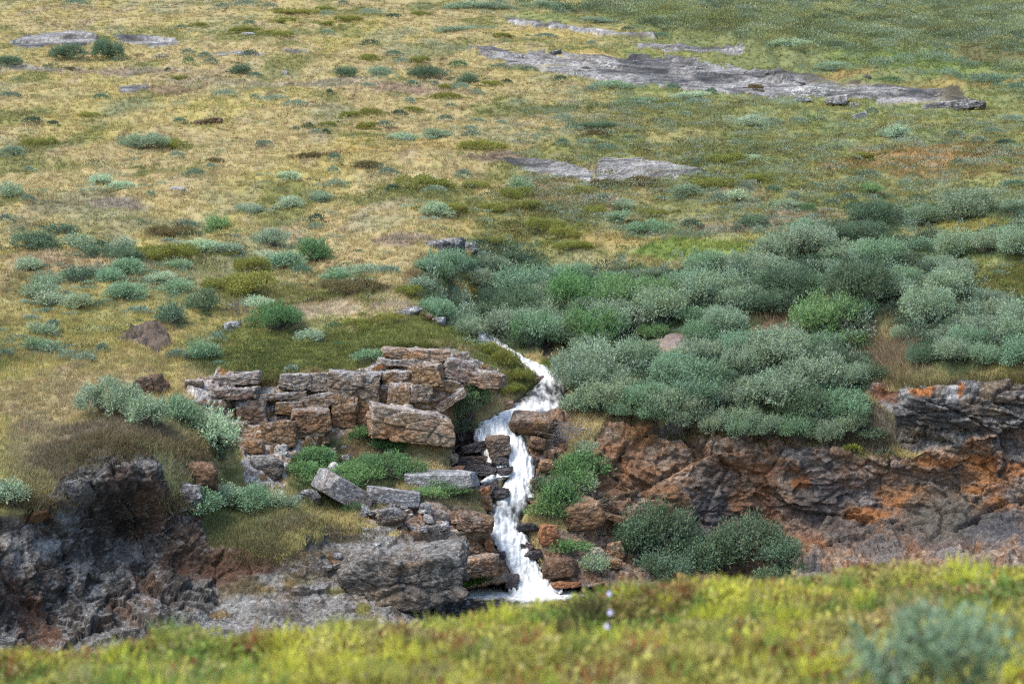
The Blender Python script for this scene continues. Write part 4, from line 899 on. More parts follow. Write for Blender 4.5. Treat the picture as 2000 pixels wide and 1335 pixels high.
# east half of the slope
P_('w', '''1060,6,42,14,g;1085,27,104,17,g;1190,26,52,17,g;1170,42,84,14,g;1225,62,36,16,d;1272,56,60,20,b;1290,76,44,12,b;1065,73,56,13,g;1155,83,22,9,s;1032,142,42,10,g;1095,171,32,18,d;1197,174,84,20,g;1155,182,40,15,g;1315,180,32,14,b;1345,193,82,15,s;
1360,213,54,18,s;1240,208,104,17,b;1250,222,54,18,s;1310,223,42,11,s;1340,238,26,13,s;1100,244,44,20,s;1465,243,66,26,s;1390,187,28,14,b;1725,139,42,13,d;1855,163,56,22,g;1945,173,84,22,b;1985,193,44,24,b;1625,143,76,20,g;1740,167,56,16,e;1540,106,80,18,s;1645,101,48,12,g;
1560,241,44,14,s;1510,241,46,14,s;1703,226,26,18,g;1980,244,56,18,s;1155,269,106,22,d;1066,271,22,10,s;1098,294,34,13,b;1185,297,48,18,b;1145,291,44,10,s;1012,374,40,34,b;1175,402,36,14,b;1222,413,46,26,g;1340,398,80,28,g;1400,411,48,22,g;1440,399,50,24,s;1455,382,34,15,g;
1205,448,58,20,b;1262,461,100,34,b;1350,446,52,21,d;1360,327,26,13,b;1470,326,62,20,s;1475,446,62,34,d;1440,456,28,20,g;1482,456,30,14,s;1635,298,26,11,s;1745,279,64,28,s;1795,289,34,13,s;1865,276,44,20,g;1910,295,38,18,g;1962,284,48,16,d;1940,268,56,18,g;1600,316,34,14,s;1876,332,40,18,s;
1768,374,38,20,s;1978,369,62,18,b;1895,377,32,14,b;1700,392,60,28,e;1645,384,30,18,g;1655,395,38,15,g;1692,358,60,16,g;1590,376,54,18,g;1510,377,36,14,b;1552,393,40,20,g;1535,413,74,28,g;1580,419,38,22,e;1625,406,36,17,g;1590,431,34,13,s;1670,419,56,20,d;1570,458,66,32,b''')
# canyon bushes
P_('w', '''912,656,58,50,g;946,642,52,44,d;1410,1112,100,76,d;1335,1118,90,66,d;1525,1122,90,56,d;700,850,66,22,c;1142,782,60,40,b;1128,818,56,38,g;1156,812,60,42,b;1170,772,60,36,b;1715,852,70,22,d;1662,888,44,16,y;1735,885,50,20,g;215,828,140,78,g;280,848,90,62,g;350,832,100,50,b;412,884,112,76,s;425,900,70,46,d;490,1000,90,50,b;440,985,70,40,g;390,1000,70,44,b;530,985,50,30,s;20,1000,70,44,g;620,900,90,36,c;600,930,80,36,e;640,955,120,34,e;750,930,150,54,c;700,945,110,40,e;760,868,80,34,c;700,850,50,18,c;
880,975,90,30,e;840,985,60,24,e;910,830,86,78,d;900,860,70,50,d;925,790,60,40,e;850,960,50,24,g;560,1000,60,24,g;1120,960,90,50,c;1090,1000,96,56,c;1145,925,70,44,c;1075,975,60,40,d;1105,935,60,40,c;1150,895,46,36,g;1070,1020,70,36,e;1130,920,60,34,c;1110,1085,76,26,c;1160,1125,60,36,g;1135,970,50,34,s;
1285,1108,176,124,d;1238,1092,100,66,d;1355,1118,110,84,d;1462,1116,124,96,d;1400,1110,80,50,d;1300,1140,120,60,d;1545,1128,70,40,d;1500,1140,70,40,d;690,1010,50,20,e;1715,740,60,28,d''')
# olive and brown heath mounds
P_('h', '''387,55,40,11,o;985,722,60,36,o;1012,752,54,30,o;958,694,46,26,o;1000,775,60,24,o;478,73,62,13,o;350,155,34,8,o;137,138,28,8,k;173,235,50,13,o;582,31,104,12,o;635,17,42,9,o;822,33,42,9,o;680,51,62,15,o;560,50,38,9,o;544,58,34,9,o;632,56,42,11,o;540,76,70,14,o;980,69,38,11,o;722,118,44,12,o;820,125,42,18,o;873,174,34,13,o;960,175,42,10,o;
870,194,56,15,o;725,226,46,17,o;690,227,54,16,o;808,212,42,7,o;640,246,36,11,o;718,248,44,19,o;330,289,64,24,o;78,291,74,25,o;340,470,112,34,k;422,320,34,13,k;940,300,94,22,o;612,313,68,18,k;718,337,52,18,k;833,376,116,32,o;885,424,70,30,o;290,515,90,34,o;345,512,100,36,o;490,528,80,36,o;
490,575,140,46,o;430,570,70,28,o;690,595,140,30,k;800,585,60,22,o;1190,371,84,24,k;1252,366,66,24,k;1392,379,104,28,o;1145,384,52,13,o;1160,432,56,32,o;1275,428,64,24,o;1065,452,90,32,o;1030,424,64,26,o;1100,470,70,26,o;1165,281,44,13,k;1680,319,64,20,o;1445,201,34,11,o;1475,181,34,14,k;
1010,400,76,28,o;930,372,60,22,o;960,420,70,20,o;1420,330,90,26,o;1480,360,90,22,o;1240,445,40,14,k;960,470,50,18,o;1120,490,80,24,o;700,640,80,18,o;760,632,70,18,o''')
# the willow thicket east of the stream: shrubs drawn shoulder to shoulder inside these outlines
SCARS = [(1300,682,58,32),(1535,640,72,40),(1078,668,24,46)]
def scarred(x, y): return any(((x - a) / c) ** 2 + ((y - b) / d) ** 2 < 1 for a, b, c, d in SCARS)
rt = random.Random(11)
placed = []
allp = [p for poly in THICKET for p in poly]
tries = 0
ty = np.array([fbm(np.array([[x * .012, y * .02, 0.0]]), 500, 3)[0] for x, y in [(0, 0)]])
while tries < 30000 and len(placed) < 128:
    tries += 1
    x, y = rt.uniform(815, 2040), rt.uniform(405, 850)
    if not any(poly_mask(p, np.array([x]), np.array([y]))[0] for p in THICKET): continue
    if scarred(x, y): continue
    if any(((x - a) / 46) ** 2 + ((y - b) / 23) ** 2 < 1 for a, b in placed): continue
    placed.append((x, y))
N_SINGLE = len(PLANTS)
for x, y in placed:
    t = fbm(np.array([[x * .007, y * .012, 0.5]]), 501, 3)[0] + rt.gauss(0, .12)
    tint = 'd' if t < -.32 else 'g' if t < .1 else 'b' if t < .36 else 'e'
    if y < 560 and x > 1150 and tint == 'e': tint = 'g'
    w = rt.choice([rt.uniform(56, 86), rt.uniform(84, 130), rt.uniform(84, 130), rt.uniform(130, 180)]) * (0.8 + (y - 400) / 1500); h = w * rt.uniform(.36, .56)
    PLANTS.append(('w', x, y + 14, w, h, tint))
for x, y, w, h, t in [(1215,822,86,40,'b'),(1275,832,90,44,'b'),(1335,840,88,44,'g'),(1392,848,84,48,'g'),(1445,866,84,52,'b'),(1500,866,90,50,'g'),(1556,870,90,54,'b'),(1612,872,86,54,'g'),(1662,858,76,50,'g'),(1165,815,60,36,'b'),(965,628,80,60,'d'),(1035,690,90,66,'c'),(990,668,90,60,'g'),(1680,625,160,100,'d'),(1545,590,130,70,'d'),(1120,620,150,80,'c'),(1015,650,120,80,'d'),(1160,690,150,80,'c'),(1290,640,140,70,'g'),(1040,694,70,46,'d')]:
    PLANTS.append(('w', x, y, w, h, t))

NUM = ['zero','one','two','three','four','five','six','seven','eight','nine','ten','eleven','twelve','thirteen','fourteen','fifteen','sixteen','seventeen','eighteen','nineteen','twenty']
def describe(p):
    kind, x, y, w, h, t = p
    yc = y - h / 2
    size = 'tiny' if w < 28 else 'small' if w < 46 else 'mid-sized' if w < 75 else 'wide' if w < 105 else 'very wide'
    shape = 'low ' if h / w < .33 else 'domed ' if h / w > .6 else ''
    noun = 'willow shrub' if kind == 'w' else 'heath mound'
    best = min(MARKS, key=lambda m: ((m[0] - x) ** 2 + ((m[1] - yc) * 1.7) ** 2))
    dx, dy = x - best[0], yc - best[1]
    rel = ('above' if dy < 0 else 'below') if abs(dy) * 2.2 > abs(dx) else ('left of' if dx < 0 else 'right of')
    return f'{size} {shape}{TINT[t][1]} {noun}', f'{rel} {best[2]}'
groups = {}
_w = sorted((i for i, p in enumerate(PLANTS) if p[0] == 'w'), key=lambda i: -PLANTS[i][3] * PLANTS[i][4])[:288]
for i, p in enumerate(PLANTS):
    if p[0] == 'w' and i not in set(_w): continue
    groups.setdefault(describe(p), []).append(i)
LABEL = {}
for (head, tail), ids in groups.items():
    ids.sort(key=lambda i: PLANTS[i][1])
    for k, i in enumerate(ids):
        if len(ids) == 1: LABEL[i] = f'{head} {tail}'
        elif len(ids) == 2: LABEL[i] = f'{head} {tail}, {"left" if k == 0 else "right"} one of two'
        else: LABEL[i] = f'{head} {tail}, {ORD[k]} of {NUM[len(ids)]}'
rs = random.Random(5)
_will = sorted((i for i, p in enumerate(PLANTS) if p[0] == 'w'), key=lambda i: -PLANTS[i][3] * PLANTS[i][4])
REST = set(_will[288:])
for i, (kind, x, y, w, h, t) in enumerate(PLANTS):
    if i in REST: continue
    p = at(x, min(y - 0.18 * h, 1300)); k = mpp(p)
    Wm, Hm = w * k, h * k * 0.92
    if kind == 'w':
        c = 't' if i >= N_SINGLE and Wm > 1.0 else 's' if Wm < 1.0 else 'm' if Wm < 1.65 else 'l'
        fol, st, cw, ch = WILLOW[c, rs.randrange(7)]
    else:
        fol, st, cw, ch = HEATH[rs.randrange(5)]
    sx = Wm / cw * 1.06; sz = max(Hm * (.86 if y < 560 else .95), 0.2) / ch; sy = min(sx, max(sz, 0.6 * sx)) * 1.0
    rz = rs.uniform(-.6, .6) + (math.pi if rs.random() < .5 else 0)
    name, cat = ('willow_shrub', 'shrub') if kind == 'w' else ('heath_mound', 'heath')
    parts = w >= 46 and y > 240
    tint = lin(*TINT[t][0], k=.93 if i >= N_SINGLE else 1.0) * rs.uniform(.88, 1.08)
    tint = tint * np.array([rs.uniform(.95, 1.05), 1, rs.uniform(.94, 1.06)])
    if parts:
        root = bpy.data.objects.new(name, None); COL.objects.link(root); root.empty_display_size = .2
        f = link('foliage', fol, None, root); f.color = (*tint, 1)
        link('stem', st, None, root)
    else:
        root = link(name, fol); root.color = (*tint, 1)
    root.location = p; root.rotation_euler = (rs.uniform(.0, .22), rs.uniform(-.1, .1), rz) if abs(rz) < 1 else (-rs.uniform(.0, .22), rs.uniform(-.1, .1), rz); root.scale = (sx, sy, sz)
    tag(root, LABEL[i], cat, 'willow shrubs of the hillside and ravine' if kind == 'w' else 'low heath mounds of the hillside')

# ------------------------------------------------------------------ low scrub of the far upper slope: nobody could count it
def region_points(polys, n, seed):
    r = np.random.default_rng(seed); out = []
    xs = np.concatenate([np.array(p)[:, 0] for p in polys]); ys = np.concatenate([np.array(p)[:, 1] for p in polys])
    while len(out) < n:
        x = r.uniform(xs.min(), xs.max(), n * 4); y = r.uniform(ys.min(), ys.max(), n * 4)
        m = np.zeros(len(x), bool)
        for p in polys: m |= poly_mask(p, x, y)
        out += list(zip(x[m], y[m]))
    return out[:n]
def scrub(name, pts, wr, hr, tints, seed, per=60, leaf=0.1):
    r = np.random.default_rng(seed); Bs, Ds, Ls, Cs = [], [], [], []
    for (x, y) in pts:
        if scarred(x, y): continue
        if rid[np.clip(np.searchsorted(gy, y), 0, NY - 1) * NX + np.clip(np.searchsorted(gx, x), 0, NX - 1)] >= 0 and r.random() < .93: continue
        p = at(x, y); k = mpp(p); W_ = r.uniform(*wr); H_ = r.uniform(*hr) * W_
        n = int(per * W_)
        a = r.uniform(0, 2 * np.pi, n); q = np.sqrt(r.random(n))
        u = np.stack([q * np.cos(a), q * np.sin(a), np.sqrt(1 - q ** 2)], -1)
        Bs.append(p + u * np.array([W_ / 2, W_ / 2.5, H_]) * r.uniform(.7, 1.05, (n, 1)))
        Ds.append(unit(u + np.array([0, 0, .5]) + r.normal(size=(n, 3)) * .4)); Ls.append(leaf * r.uniform(.7, 1.3, n))
        t = tints[r.integers(len(tints))]
        Cs.append(lin(*t, k=.62) * r.uniform(.85, 1.15) * r.uniform(.8, 1.2, (n, 1)))
    B = np.concatenate(Bs); L = np.concatenate(Ls)
    V, q, c = leaf_quads(B, np.concatenate(Ds), L, L * .45, np.concatenate(Cs), seed)
    return tag(link(name, make_mesh(name, V, q, 4, c), M_GRASS), kind='stuff')
_r = np.random.default_rng(40); _B, _D, _L, _C = [], [], [], []
for i in sorted(REST):
    kind, x, y, w, h, t = PLANTS[i]; p = at(x, y - .18 * h); k = mpp(p); n = int(420 * w * k)
    a = _r.uniform(0, 2 * np.pi, n); q = np.sqrt(_r.random(n)); u = np.stack([q * np.cos(a), q * np.sin(a), np.sqrt(1 - q ** 2)], -1)
    _B.append(p + u * np.array([w * k / 2, w * k / 3, h * k * .8]) * _r.uniform(.7, 1.05, (n, 1))); _D.append(unit(u + np.array([0, 0, .6]) + _r.normal(size=(n, 3)) * .4))
    _L.append(.08 * _r.uniform(.7, 1.3, n)); _C.append(lin(*TINT[t][0], k=.62) * _r.uniform(.8, 1.2, (n, 1)))
_V, _q, _c = leaf_quads(np.concatenate(_B), np.concatenate(_D), np.concatenate(_L), np.concatenate(_L) * .4, np.concatenate(_C), 40)
tag(link('small_shrubbery', make_mesh('small_shrubbery', _V, _q, 4, _c), M_GRASS), kind='stuff')
scrub('low_scrub', region_points([[(1130,0),(2030,0),(2030,110),(1900,100),(1750,92),(1600,105),(1480,100),(1420,80),(1300,62),(1180,40)]], 800, 1), (.9, 3.4), (.2, .3), [(166,182,140),(152,172,130),(146,154,92),(136,134,84),(178,188,154),(160,170,110),(110,122,84),(120,140,112),(176,176,112)], 41, 130)
_sp = []; _sr = np.random.default_rng(95)
for i, (kind, x, y, w, h, t) in enumerate(PLANTS):
    if y > 700 or i in REST or any(poly_mask(q_, np.array([x]), np.array([y - 8]))[0] for q_ in THICKET): continue
    for _ in range(6):
        _sp.append((x + _sr.normal() * w * .58, y - .15 * h + _sr.normal() * h * .22, w, t))
_B, _D, _L, _C = [], [], [], []
for (x, y, w, t) in _sp:
    p = at(x, y); k = mpp(p); Wm = w * k * _sr.uniform(.25, .55); n = int(150 * Wm) + 14
    a = _sr.uniform(0, 2 * np.pi, n); q = np.sqrt(_sr.random(n)); u = np.stack([q * np.cos(a), q * np.sin(a), np.sqrt(1 - q ** 2)], -1)
    _B.append(p + u * np.array([Wm / 2, Wm / 2.6, Wm * _sr.uniform(.12, .32)]) * _sr.uniform(.6, 1.1, (n, 1))); _D.append(unit(u + np.array([0, 0, .6]) + _sr.normal(size=(n, 3)) * .5))
    _L.append(.065 * _sr.uniform(.7, 1.3, n)); _C.append(lin(*TINT[t][0], k=.75) * _sr.uniform(.85, 1.1) * _sr.uniform(.85, 1.15, (n, 1)))
_V, _q, _c = leaf_quads(np.concatenate(_B), np.concatenate(_D), np.concatenate(_L), np.concatenate(_L) * .4, np.concatenate(_C), 96)
tag(link('ground_mats', make_mesh('ground_mats', _V, _q, 4, _c), M_GRASS), kind='stuff')
_mr = np.random.default_rng(90)
_mq = region_points([[(1000,170),(2060,230),(2060,410),(1700,410),(1400,470),(1000,470)]], 520, 19)
scrub('sage_mats', _mq, (.4, 1.9), (.14, .28), [(166,178,150),(152,170,140),(144,164,134),(172,180,158),(140,146,92)], 47, 110, .06)
_mp = [(x, y) for x, y in region_points([[(-40,0),(2040,0),(2040,560),(1000,480),(900,560),(700,640),(-40,720)]], 1500, 9) if fbm(np.array([[x * .006, y * .018, 3.0]]), 91, 3)[0] + _mr.normal() * .12 > .02 - .12 * (x > 1000)]
scrub('ground_mats', _mp, (.35, 1.3), (.16, .3), [(160,172,136),(146,164,130),(134,140,84),(122,128,72),(118,108,80),(150,152,84),(138,158,120)], 46, 100, .06)
scrub('low_scrub', region_points([[(850,0),(1200,0),(1180,30),(1100,40),(980,22)],[(1560,90),(2030,60),(2030,200),(1900,170),(1700,150)]], 180, 2), (.6, 2.0), (.22, .36), [(146,166,136),(126,138,84),(132,158,124)], 42, 100)
scrub('heath_cover', region_points([[(1400,230),(2030,240),(2030,400),(1700,400),(1500,380),(1300,360),(1000,480),(950,400),(1150,250)],[(1000,200),(1500,200),(1480,260),(1050,250)]], 620, 3), (.4, 1.3), (.18, .32), [(138,138,76),(126,130,72),(142,158,116),(116,106,72),(154,146,88),(162,176,146)], 43, 90, .07)
scrub('heath_cover', region_points([[(400,650),(700,640),(900,640),(915,675),(740,690),(560,720),(450,715)],[(400,560),(720,550),(760,600),(420,600)],[(950,680),(1040,720),(1000,770),(940,750)],[(1850,520),(2030,510),(2030,620),(1900,580)]], 420, 4), (.3, .8), (.16, .3), [(140,146,76),(150,154,80),(122,130,70)], 44, 120, .045)
scrub('thicket_undergrowth', region_points(THICKET + [[(1990,420),(2240,400),(2260,720),(2040,700)]], 1150, 6), (.5, 1.1), (.3, .48), [(100,120,98),(108,128,104),(90,108,88),(96,124,86)], 45, 150, .07)  # leaf tints darkened, painting shade into the gaps between the shrubs

scrub('thicket_shoots', region_points(THICKET, 420, 66), (.28, .7), (.9, 1.7), [(146,166,140),(128,154,126),(112,140,108),(150,170,146)], 48, 120, .075)
# ------------------------------------------------------------------ meadow grass
def tufts(name, n, seed, pyr, h0, wts, mat, blades=9):
    r = np.random.default_rng(seed)
    dens = D0 ** 1.7 * (rid < 0) * (carve < .1) * (_pm < .05) * ((gpy > pyr[0]) & (gpy < pyr[1])) * ((gpx > -120) & (gpx < 2120))
    # area of a grid cell in picture terms
    ax = np.gradient(gx)[None, :] * np.gradient(gy)[:, None]
    dens = dens * ax.ravel(); dens /= dens.sum()
    k = r.choice(len(dens), n, p=dens)
    jx = r.uniform(-1.4, 1.4, n); jy = r.uniform(-1.2, 1.2, n)
    base = P[k] + np.stack([jx * D0[k] / F, np.zeros(n), np.zeros(n)], -1)
    c = C[k] * (1 + 0.08 * r.normal(size=n))[:, None]
    c *= np.stack([1 + .07 * r.normal(size=n), np.ones(n), 1 + .07 * r.normal(size=n)], -1)
    green = sstep(.0, .35, (C[k][:, 1] - C[k][:, 0]) / (C[k][:, 1] + 1e-6) + .25)
    hh = h0 * r.uniform(.5, 1.4, n)
    B = np.repeat(base, blades, 0) + r.normal(size=(n * blades, 3)) * np.array([.05, .05, 0])
    d = unit(np.stack([r.normal(size=n * blades) * .55, r.normal(size=n * blades) * .55, np.ones(n * blades)], -1))
    L = np.repeat(hh, blades) * r.uniform(.6, 1.2, n * blades)
    col = np.repeat(c, blades, 0) * r.uniform(.92, 1.16, (n * blades, 1))
    s = unit(np.cross(d, np.stack([r.normal(size=n * blades) * .4, np.ones(n * blades), r.normal(size=n * blades) * .3], -1)))
    wd = wts * r.uniform(.7, 1.3, n * blades)
    V = np.stack([B + s * wd[:, None], B - s * wd[:, None], B + d * L[:, None]], 1).reshape(-1, 3)
    return tag(link(name, make_mesh(name, V, np.arange(len(V)).reshape(-1, 3), 3, np.repeat(np.clip(col * 1.3, 0, 1), 3, 0)), mat), kind='stuff')
tufts('meadow_grass', 90000, 61, (-60, 560), .15, .012, M_GRASS)
tufts('slope_grass', 45000, 62, (540, 1250), .13, .008, M_GRASS)

# ------------------------------------------------------------------ dead branches
def branches(label, px, py, w, h, n, seed, mat, lean, name='dead_branches', depth=0.35):
    r = np.random.default_rng(seed); p = at(px, py); k = mpp(p); parts = []
    for i in range(n):
        b = np.array([r.uniform(-.35, .35) * w * k, r.uniform(-.2, .2), r.uniform(-.3, .3) * h * k])
        L = r.uniform(.35, .8) * w * k * .6
        dv = unit(np.array([[lean[0] + r.normal() * .5, lean[1] + r.normal() * .35, lean[2] + r.normal() * .4]]))[0]
        m = b + dv * L * .5 + r.normal(size=3) * .04
        e = b + dv * L + np.array([0, 0, r.uniform(-.05, .1)])
        parts.append(tube([b, m, e], .009, .003, 3))
        for _ in range(2):
            e2 = m + unit(np.array([dv + r.normal(size=3) * .6]))[0] * L * .45
            parts.append(tube([m, (m + e2) / 2 + r.normal(size=3) * .02, e2], .006, .002, 3))
    o = link(name, make_mesh(name, *join(parts), 4), mat); o.location = p - ray(px, py) * depth
    return tag(o, label, 'branches')
branches('tangle of grey dead branches hanging off the bank beside the middle fall', 1120, 850, 110, 90, 60, 1, M_DEAD, (-.9, -.4, -.15))
branches('dry grey twigs lying on the big tan leaning slab', 830, 852, 90, 40, 34, 2, M_DEAD, (.4, -.4, .2))
branches('dark bare twigs under the biggest dark thicket shrub', 1690, 640, 120, 40, 40, 3, M_TWIG, (-.6, -.5, -.1))
branches('dark bare twigs over the tan earth scar', 1540, 590, 110, 30, 34, 4, M_TWIG, (-.7, -.4, .05))
branches('dry brown brush between the two dark round shrubs and the green bush', 462, 610, 50, 46, 44, 5, M_TWIG, (.1, -.3, .8))
branches('short grey twigs on the dry grass hump of the cliff-corner boulder', 1150, 985, 60, 24, 26, 6, M_DEAD, (.3, -.4, .3))

# dry grass fringes that hang over edges
def fringe(name, label, px, py, w, h, n, seed, col, L=.3, lean=(0, -.6, .2), stuff=False):
    r = np.random.default_rng(seed); B, Dd = [], []
    for i in range(n):
        B.append(at(px + r.normal() * w * .4, py + r.normal() * h * .4) + np.array([0, 0, .0]))
    B = np.array(B); d = unit(np.array(lean) + r.normal(size=(n, 3)) * .35)
    ln = L * r.uniform(.5, 1.2, n); c = lin(*col, k=.62) * r.uniform(.75, 1.25, (n, 1))
    V, q, cc = leaf_quads(B, d, ln, ln * 0 + .014, c, seed)
    if stuff: return tag(link(name, make_mesh(name, V, q, 4, cc), M_GRASS), kind='stuff')
    return tag(link(name, make_mesh(name, V, q, 4, cc), M_GRASS), label, 'grass tussock')
fringe('grass_tussock', 'pale dry grass drift running down between the thicket and the outcrop', 1740, 680, 90, 70, 2600, 1, (178,158,126), .4, (-.3, -.4, .7))
fringe('grass_tussock', 'bleached grass hanging over the tan earth scar', 1540, 622, 110, 34, 1800, 2, (172,152,116), .35, (-.5, -.5, .3))
fringe('grass_tussock', 'dry grass cap on the cliff-corner boulder', 1130, 985, 70, 20, 1100, 3, (160,146,116), .3, (-.3, -.4, .6))
fringe('grass_tussock', 'dry grass knob above the ravine beside the silver bush', 385, 878, 90, 26, 2200, 4, (168,152,114), .26, (.2, -.5, .6))
fringe('grass_tussock', 'olive and straw turf fringe along the dark overhanging outcrop', 1870, 735, 260, 16, 4200, 5, (140,132,86), .3, (0, -.5, .6))
fringe('grass_tussock', 'straw turf edge along the top of the ledge blocks', 650, 728, 130, 10, 1500, 11, (176,162,108), .2, (0, -.6, .4))
fringe('grass_tussock', 'olive turf edge where the green shelf meets the layered crest slab', 815, 680, 150, 6, 1700, 12, (126,130,72), .18, (0, -.6, .4))
fringe('grass_tussock', 'olive turf between the lichen slab and the green shelf', 520, 738, 80, 16, 1300, 13, (132,132,78), .2, (0, -.6, .4))
fringe('grass_tussock', 'straw grass spilling over the brow of the near-black cliff', 225, 866, 150, 16, 2600, 14, (164,148,110), .24, (.1, -.8, .25))
for (fx, fy, fw, fh, fn, fs) in [(150,895,80,34,2200,21),(265,880,110,20,2600,22),(60,990,110,20,2400,23),(345,985,50,30,1200,24),(1250,822,150,12,1500,25),(1620,866,120,14,1500,26),(520,1090,120,30,1800,27),(640,1045,120,20,1800,28)]:
    fringe('dry_grass', None, fx, fy, fw, fh, fn, fs, (150,138,104), .17, (0, -.5, .7), True)
fringe('grass_tussock', 'bright green moss tuft beside the foam patch', 918, 1142, 40, 18, 1500, 6, (84,124,44), .16, (0, -.4, .8))
fringe('grass_tussock', 'yellow-green moss clump under the stream head bushes', 925, 568, 40, 14, 1300, 7, (160,150,56), .22, (0, -.4, .8))
fringe('grass_tussock', 'pale lime moss cushion at the bend of the stream', 1075, 712, 26, 6, 900, 8, (150,160,56), .12, (0, -.4, .8))
fringe('grass_tussock', 'shaded turf overhang along the top of the orange cliff', 1480, 842, 330, 16, 4200, 9, (104,100,66), .3, (0, -.6, -.1))

# ------------------------------------------------------------------ the near bank
PX_E = np.array([-700, 0, 200, 400, 700, 900, 1100, 1300, 1600, 1800, 2000, 2700]); PY_E = np.array([1334, 1326, 1312, 1278, 1248, 1238, 1216, 1186, 1170, 1142, 1126, 1102])
def bank_z(x, y):
    ye = 8.2 + 0.45 * x
    pxe = 1000 + x / ye * F
    pe = np.interp(pxe, PX_E, PY_E)
    ze = ye * (360 - pe) / F
    t = ye - y
    z = ze + np.where(t > 0, 0.115 * t, 0.17 * t - 0.22 * t * t)
    q = np.stack([np.ravel(x), np.ravel(y), np.zeros(np.size(x))], -1)
    return z + (fbm(q * 1.1, 71, 3) * .15 + fbm(q * 4, 72, 3) * .035).reshape(np.shape(z))
xs = np.linspace(-6, 6, 220); ys = np.linspace(1.2, 15, 240)
BX, BY = np.meshgrid(xs, ys); BZ = bank_z(BX, BY)
ii = np.arange(BX.size).reshape(BX.shape)
q = np.stack([ii[1:, :-1], ii[:-1, :-1], ii[:-1, 1:], ii[1:, 1:]], -1).reshape(-1, 4)
bc = np.tile(lin(96,92,46), (BX.size, 1)) * (1 + .4 * fbm(np.stack([BX.ravel() * 3, BY.ravel() * 3, 0 * BX.ravel()], -1), 73, 3))[:, None]
tag(link('bank', make_mesh('bank', np.stack([BX, BY, BZ], -1).reshape(-1, 3), q, 4, bc, True), M_GROUND), kind='structure')

def bank_plants(name, n, seed):
    r = np.random.default_rng(seed)
    y = 2.6 + 8.6 * r.random(n * 2) ** 0.9; x = r.uniform(-.42, .58, n * 2) * y
    ye = 8.2 + .45 * x
    ok = y < ye + .9
    x, y = x[ok][:n], y[ok][:n]; n = len(x)
    z = bank_z(x, y)
    q = np.stack([x, y, 0 * x], -1)
    zone = fbm(q * np.array([1.0, .8, 1]), 75, 3); zone2 = fbm(q * np.array([1.5, 1.2, 1]) + 20, 76, 3)
    zone3 = fbm(q * 2.2 + 40, 77, 3)
    cols = np.tile(lin(164,160,76,.75), (n, 1))
    cols = mixc(cols, lin(198,196,70,.8), sstep(.02, .3, zone))
    cols = mixc(cols, lin(120,142,66,.75), sstep(.05, .3, zone2))
    cols = mixc(cols, lin(156,112,74,.75), sstep(.06, .28, zone3) * .7)
    cols = mixc(cols, lin(186,176,118,.8), sstep(.1, .35, -zone2) * .6)
    pick = r.random(n)
    cols = np.where((pick < .10)[:, None], lin(184,172,112,.62), np.where((pick > .93)[:, None], lin(140,84,52,.62), cols))
    cols = cols * r.uniform(.8, 1.45, (n, 1))
    blade = (r.random(n) < .55) | (zone > .25)
    H = np.where(blade, r.uniform(.03, .085, n), r.uniform(.02, .06, n)) * (1 + .8 * np.clip(zone, -.3, .6))
    # upright grass blades (bent in two segments)
    bi = np.nonzero(blade)[0]
    B = np.stack([x, y, z - .01], -1)[bi]; L = H[bi]
    lean = np.stack([r.normal(size=len(bi)) * .4 - .1, r.normal(size=len(bi)) * .3, np.ones(len(bi))], -1)
    d1 = unit(lean); d2 = unit(lean + np.stack([r.normal(size=len(bi)) * .6 - .15, r.normal(size=len(bi)) * .4, -.25 + 0 * L], -1))
    s = unit(np.cross(d1, np.stack([r.normal(size=len(bi)) * .5, np.ones(len(bi)), 0 * L], -1)))
    w = r.uniform(.0013, .0034, len(bi))
    m = B + d1 * (L * .6)[:, None]; t = m + d2 * (L * .5)[:, None]
    V1 = np.stack([B - s * w[:, None], B + s * w[:, None], m + s * (w * .8)[:, None], t, m - s * (w * .8)[:, None]], 1).reshape(-1, 3)
    o1 = np.arange(len(bi)) * 5
    f1 = np.stack([o1, o1 + 1, o1 + 2, o1 + 4], -1); f1b = np.stack([o1 + 4, o1 + 2, o1 + 3, o1 + 3], -1)
    me = make_mesh(name, V1, np.concatenate([f1]), 4, np.repeat(cols[bi], 5, 0))
    V1t = V1; c1 = np.repeat(cols[bi], 5, 0)
    tr = np.stack([o1 + 4, o1 + 2, o1 + 3], -1)
    tri = np.concatenate([tr, f1[:, [0, 1, 2]], f1[:, [0, 2, 3]]])
    bpy.data.meshes.remove(me)
    tag(link(name, make_mesh(name, V1t, tri, 3, c1), M_FORE), kind='stuff')
    # leafy sprigs
    li = np.nonzero(~blade)[0]; per = 9
    B = np.repeat(np.stack([x, y, z], -1)[li], per, 0) + r.normal(size=(len(li) * per, 3)) * np.array([.018, .018, 0])
    B[:, 2] += np.repeat(H[li], per) * r.uniform(.0, 1, len(li) * per)
    d = unit(r.normal(size=B.shape) * .7 + np.array([0, -.1, .7])); ln = r.uniform(.012, .034, len(B))
    V, qq, cc = leaf_quads(B, d, ln, ln * .5, np.repeat(cols[li], per, 0) * r.uniform(.8, 1.2, (len(B), 1)), seed)
    tag(link('bank_heath', make_mesh('bank_heath', V, qq, 4, cc), M_FORE), kind='stuff')
bank_plants('bank_grass', 135000, 81)

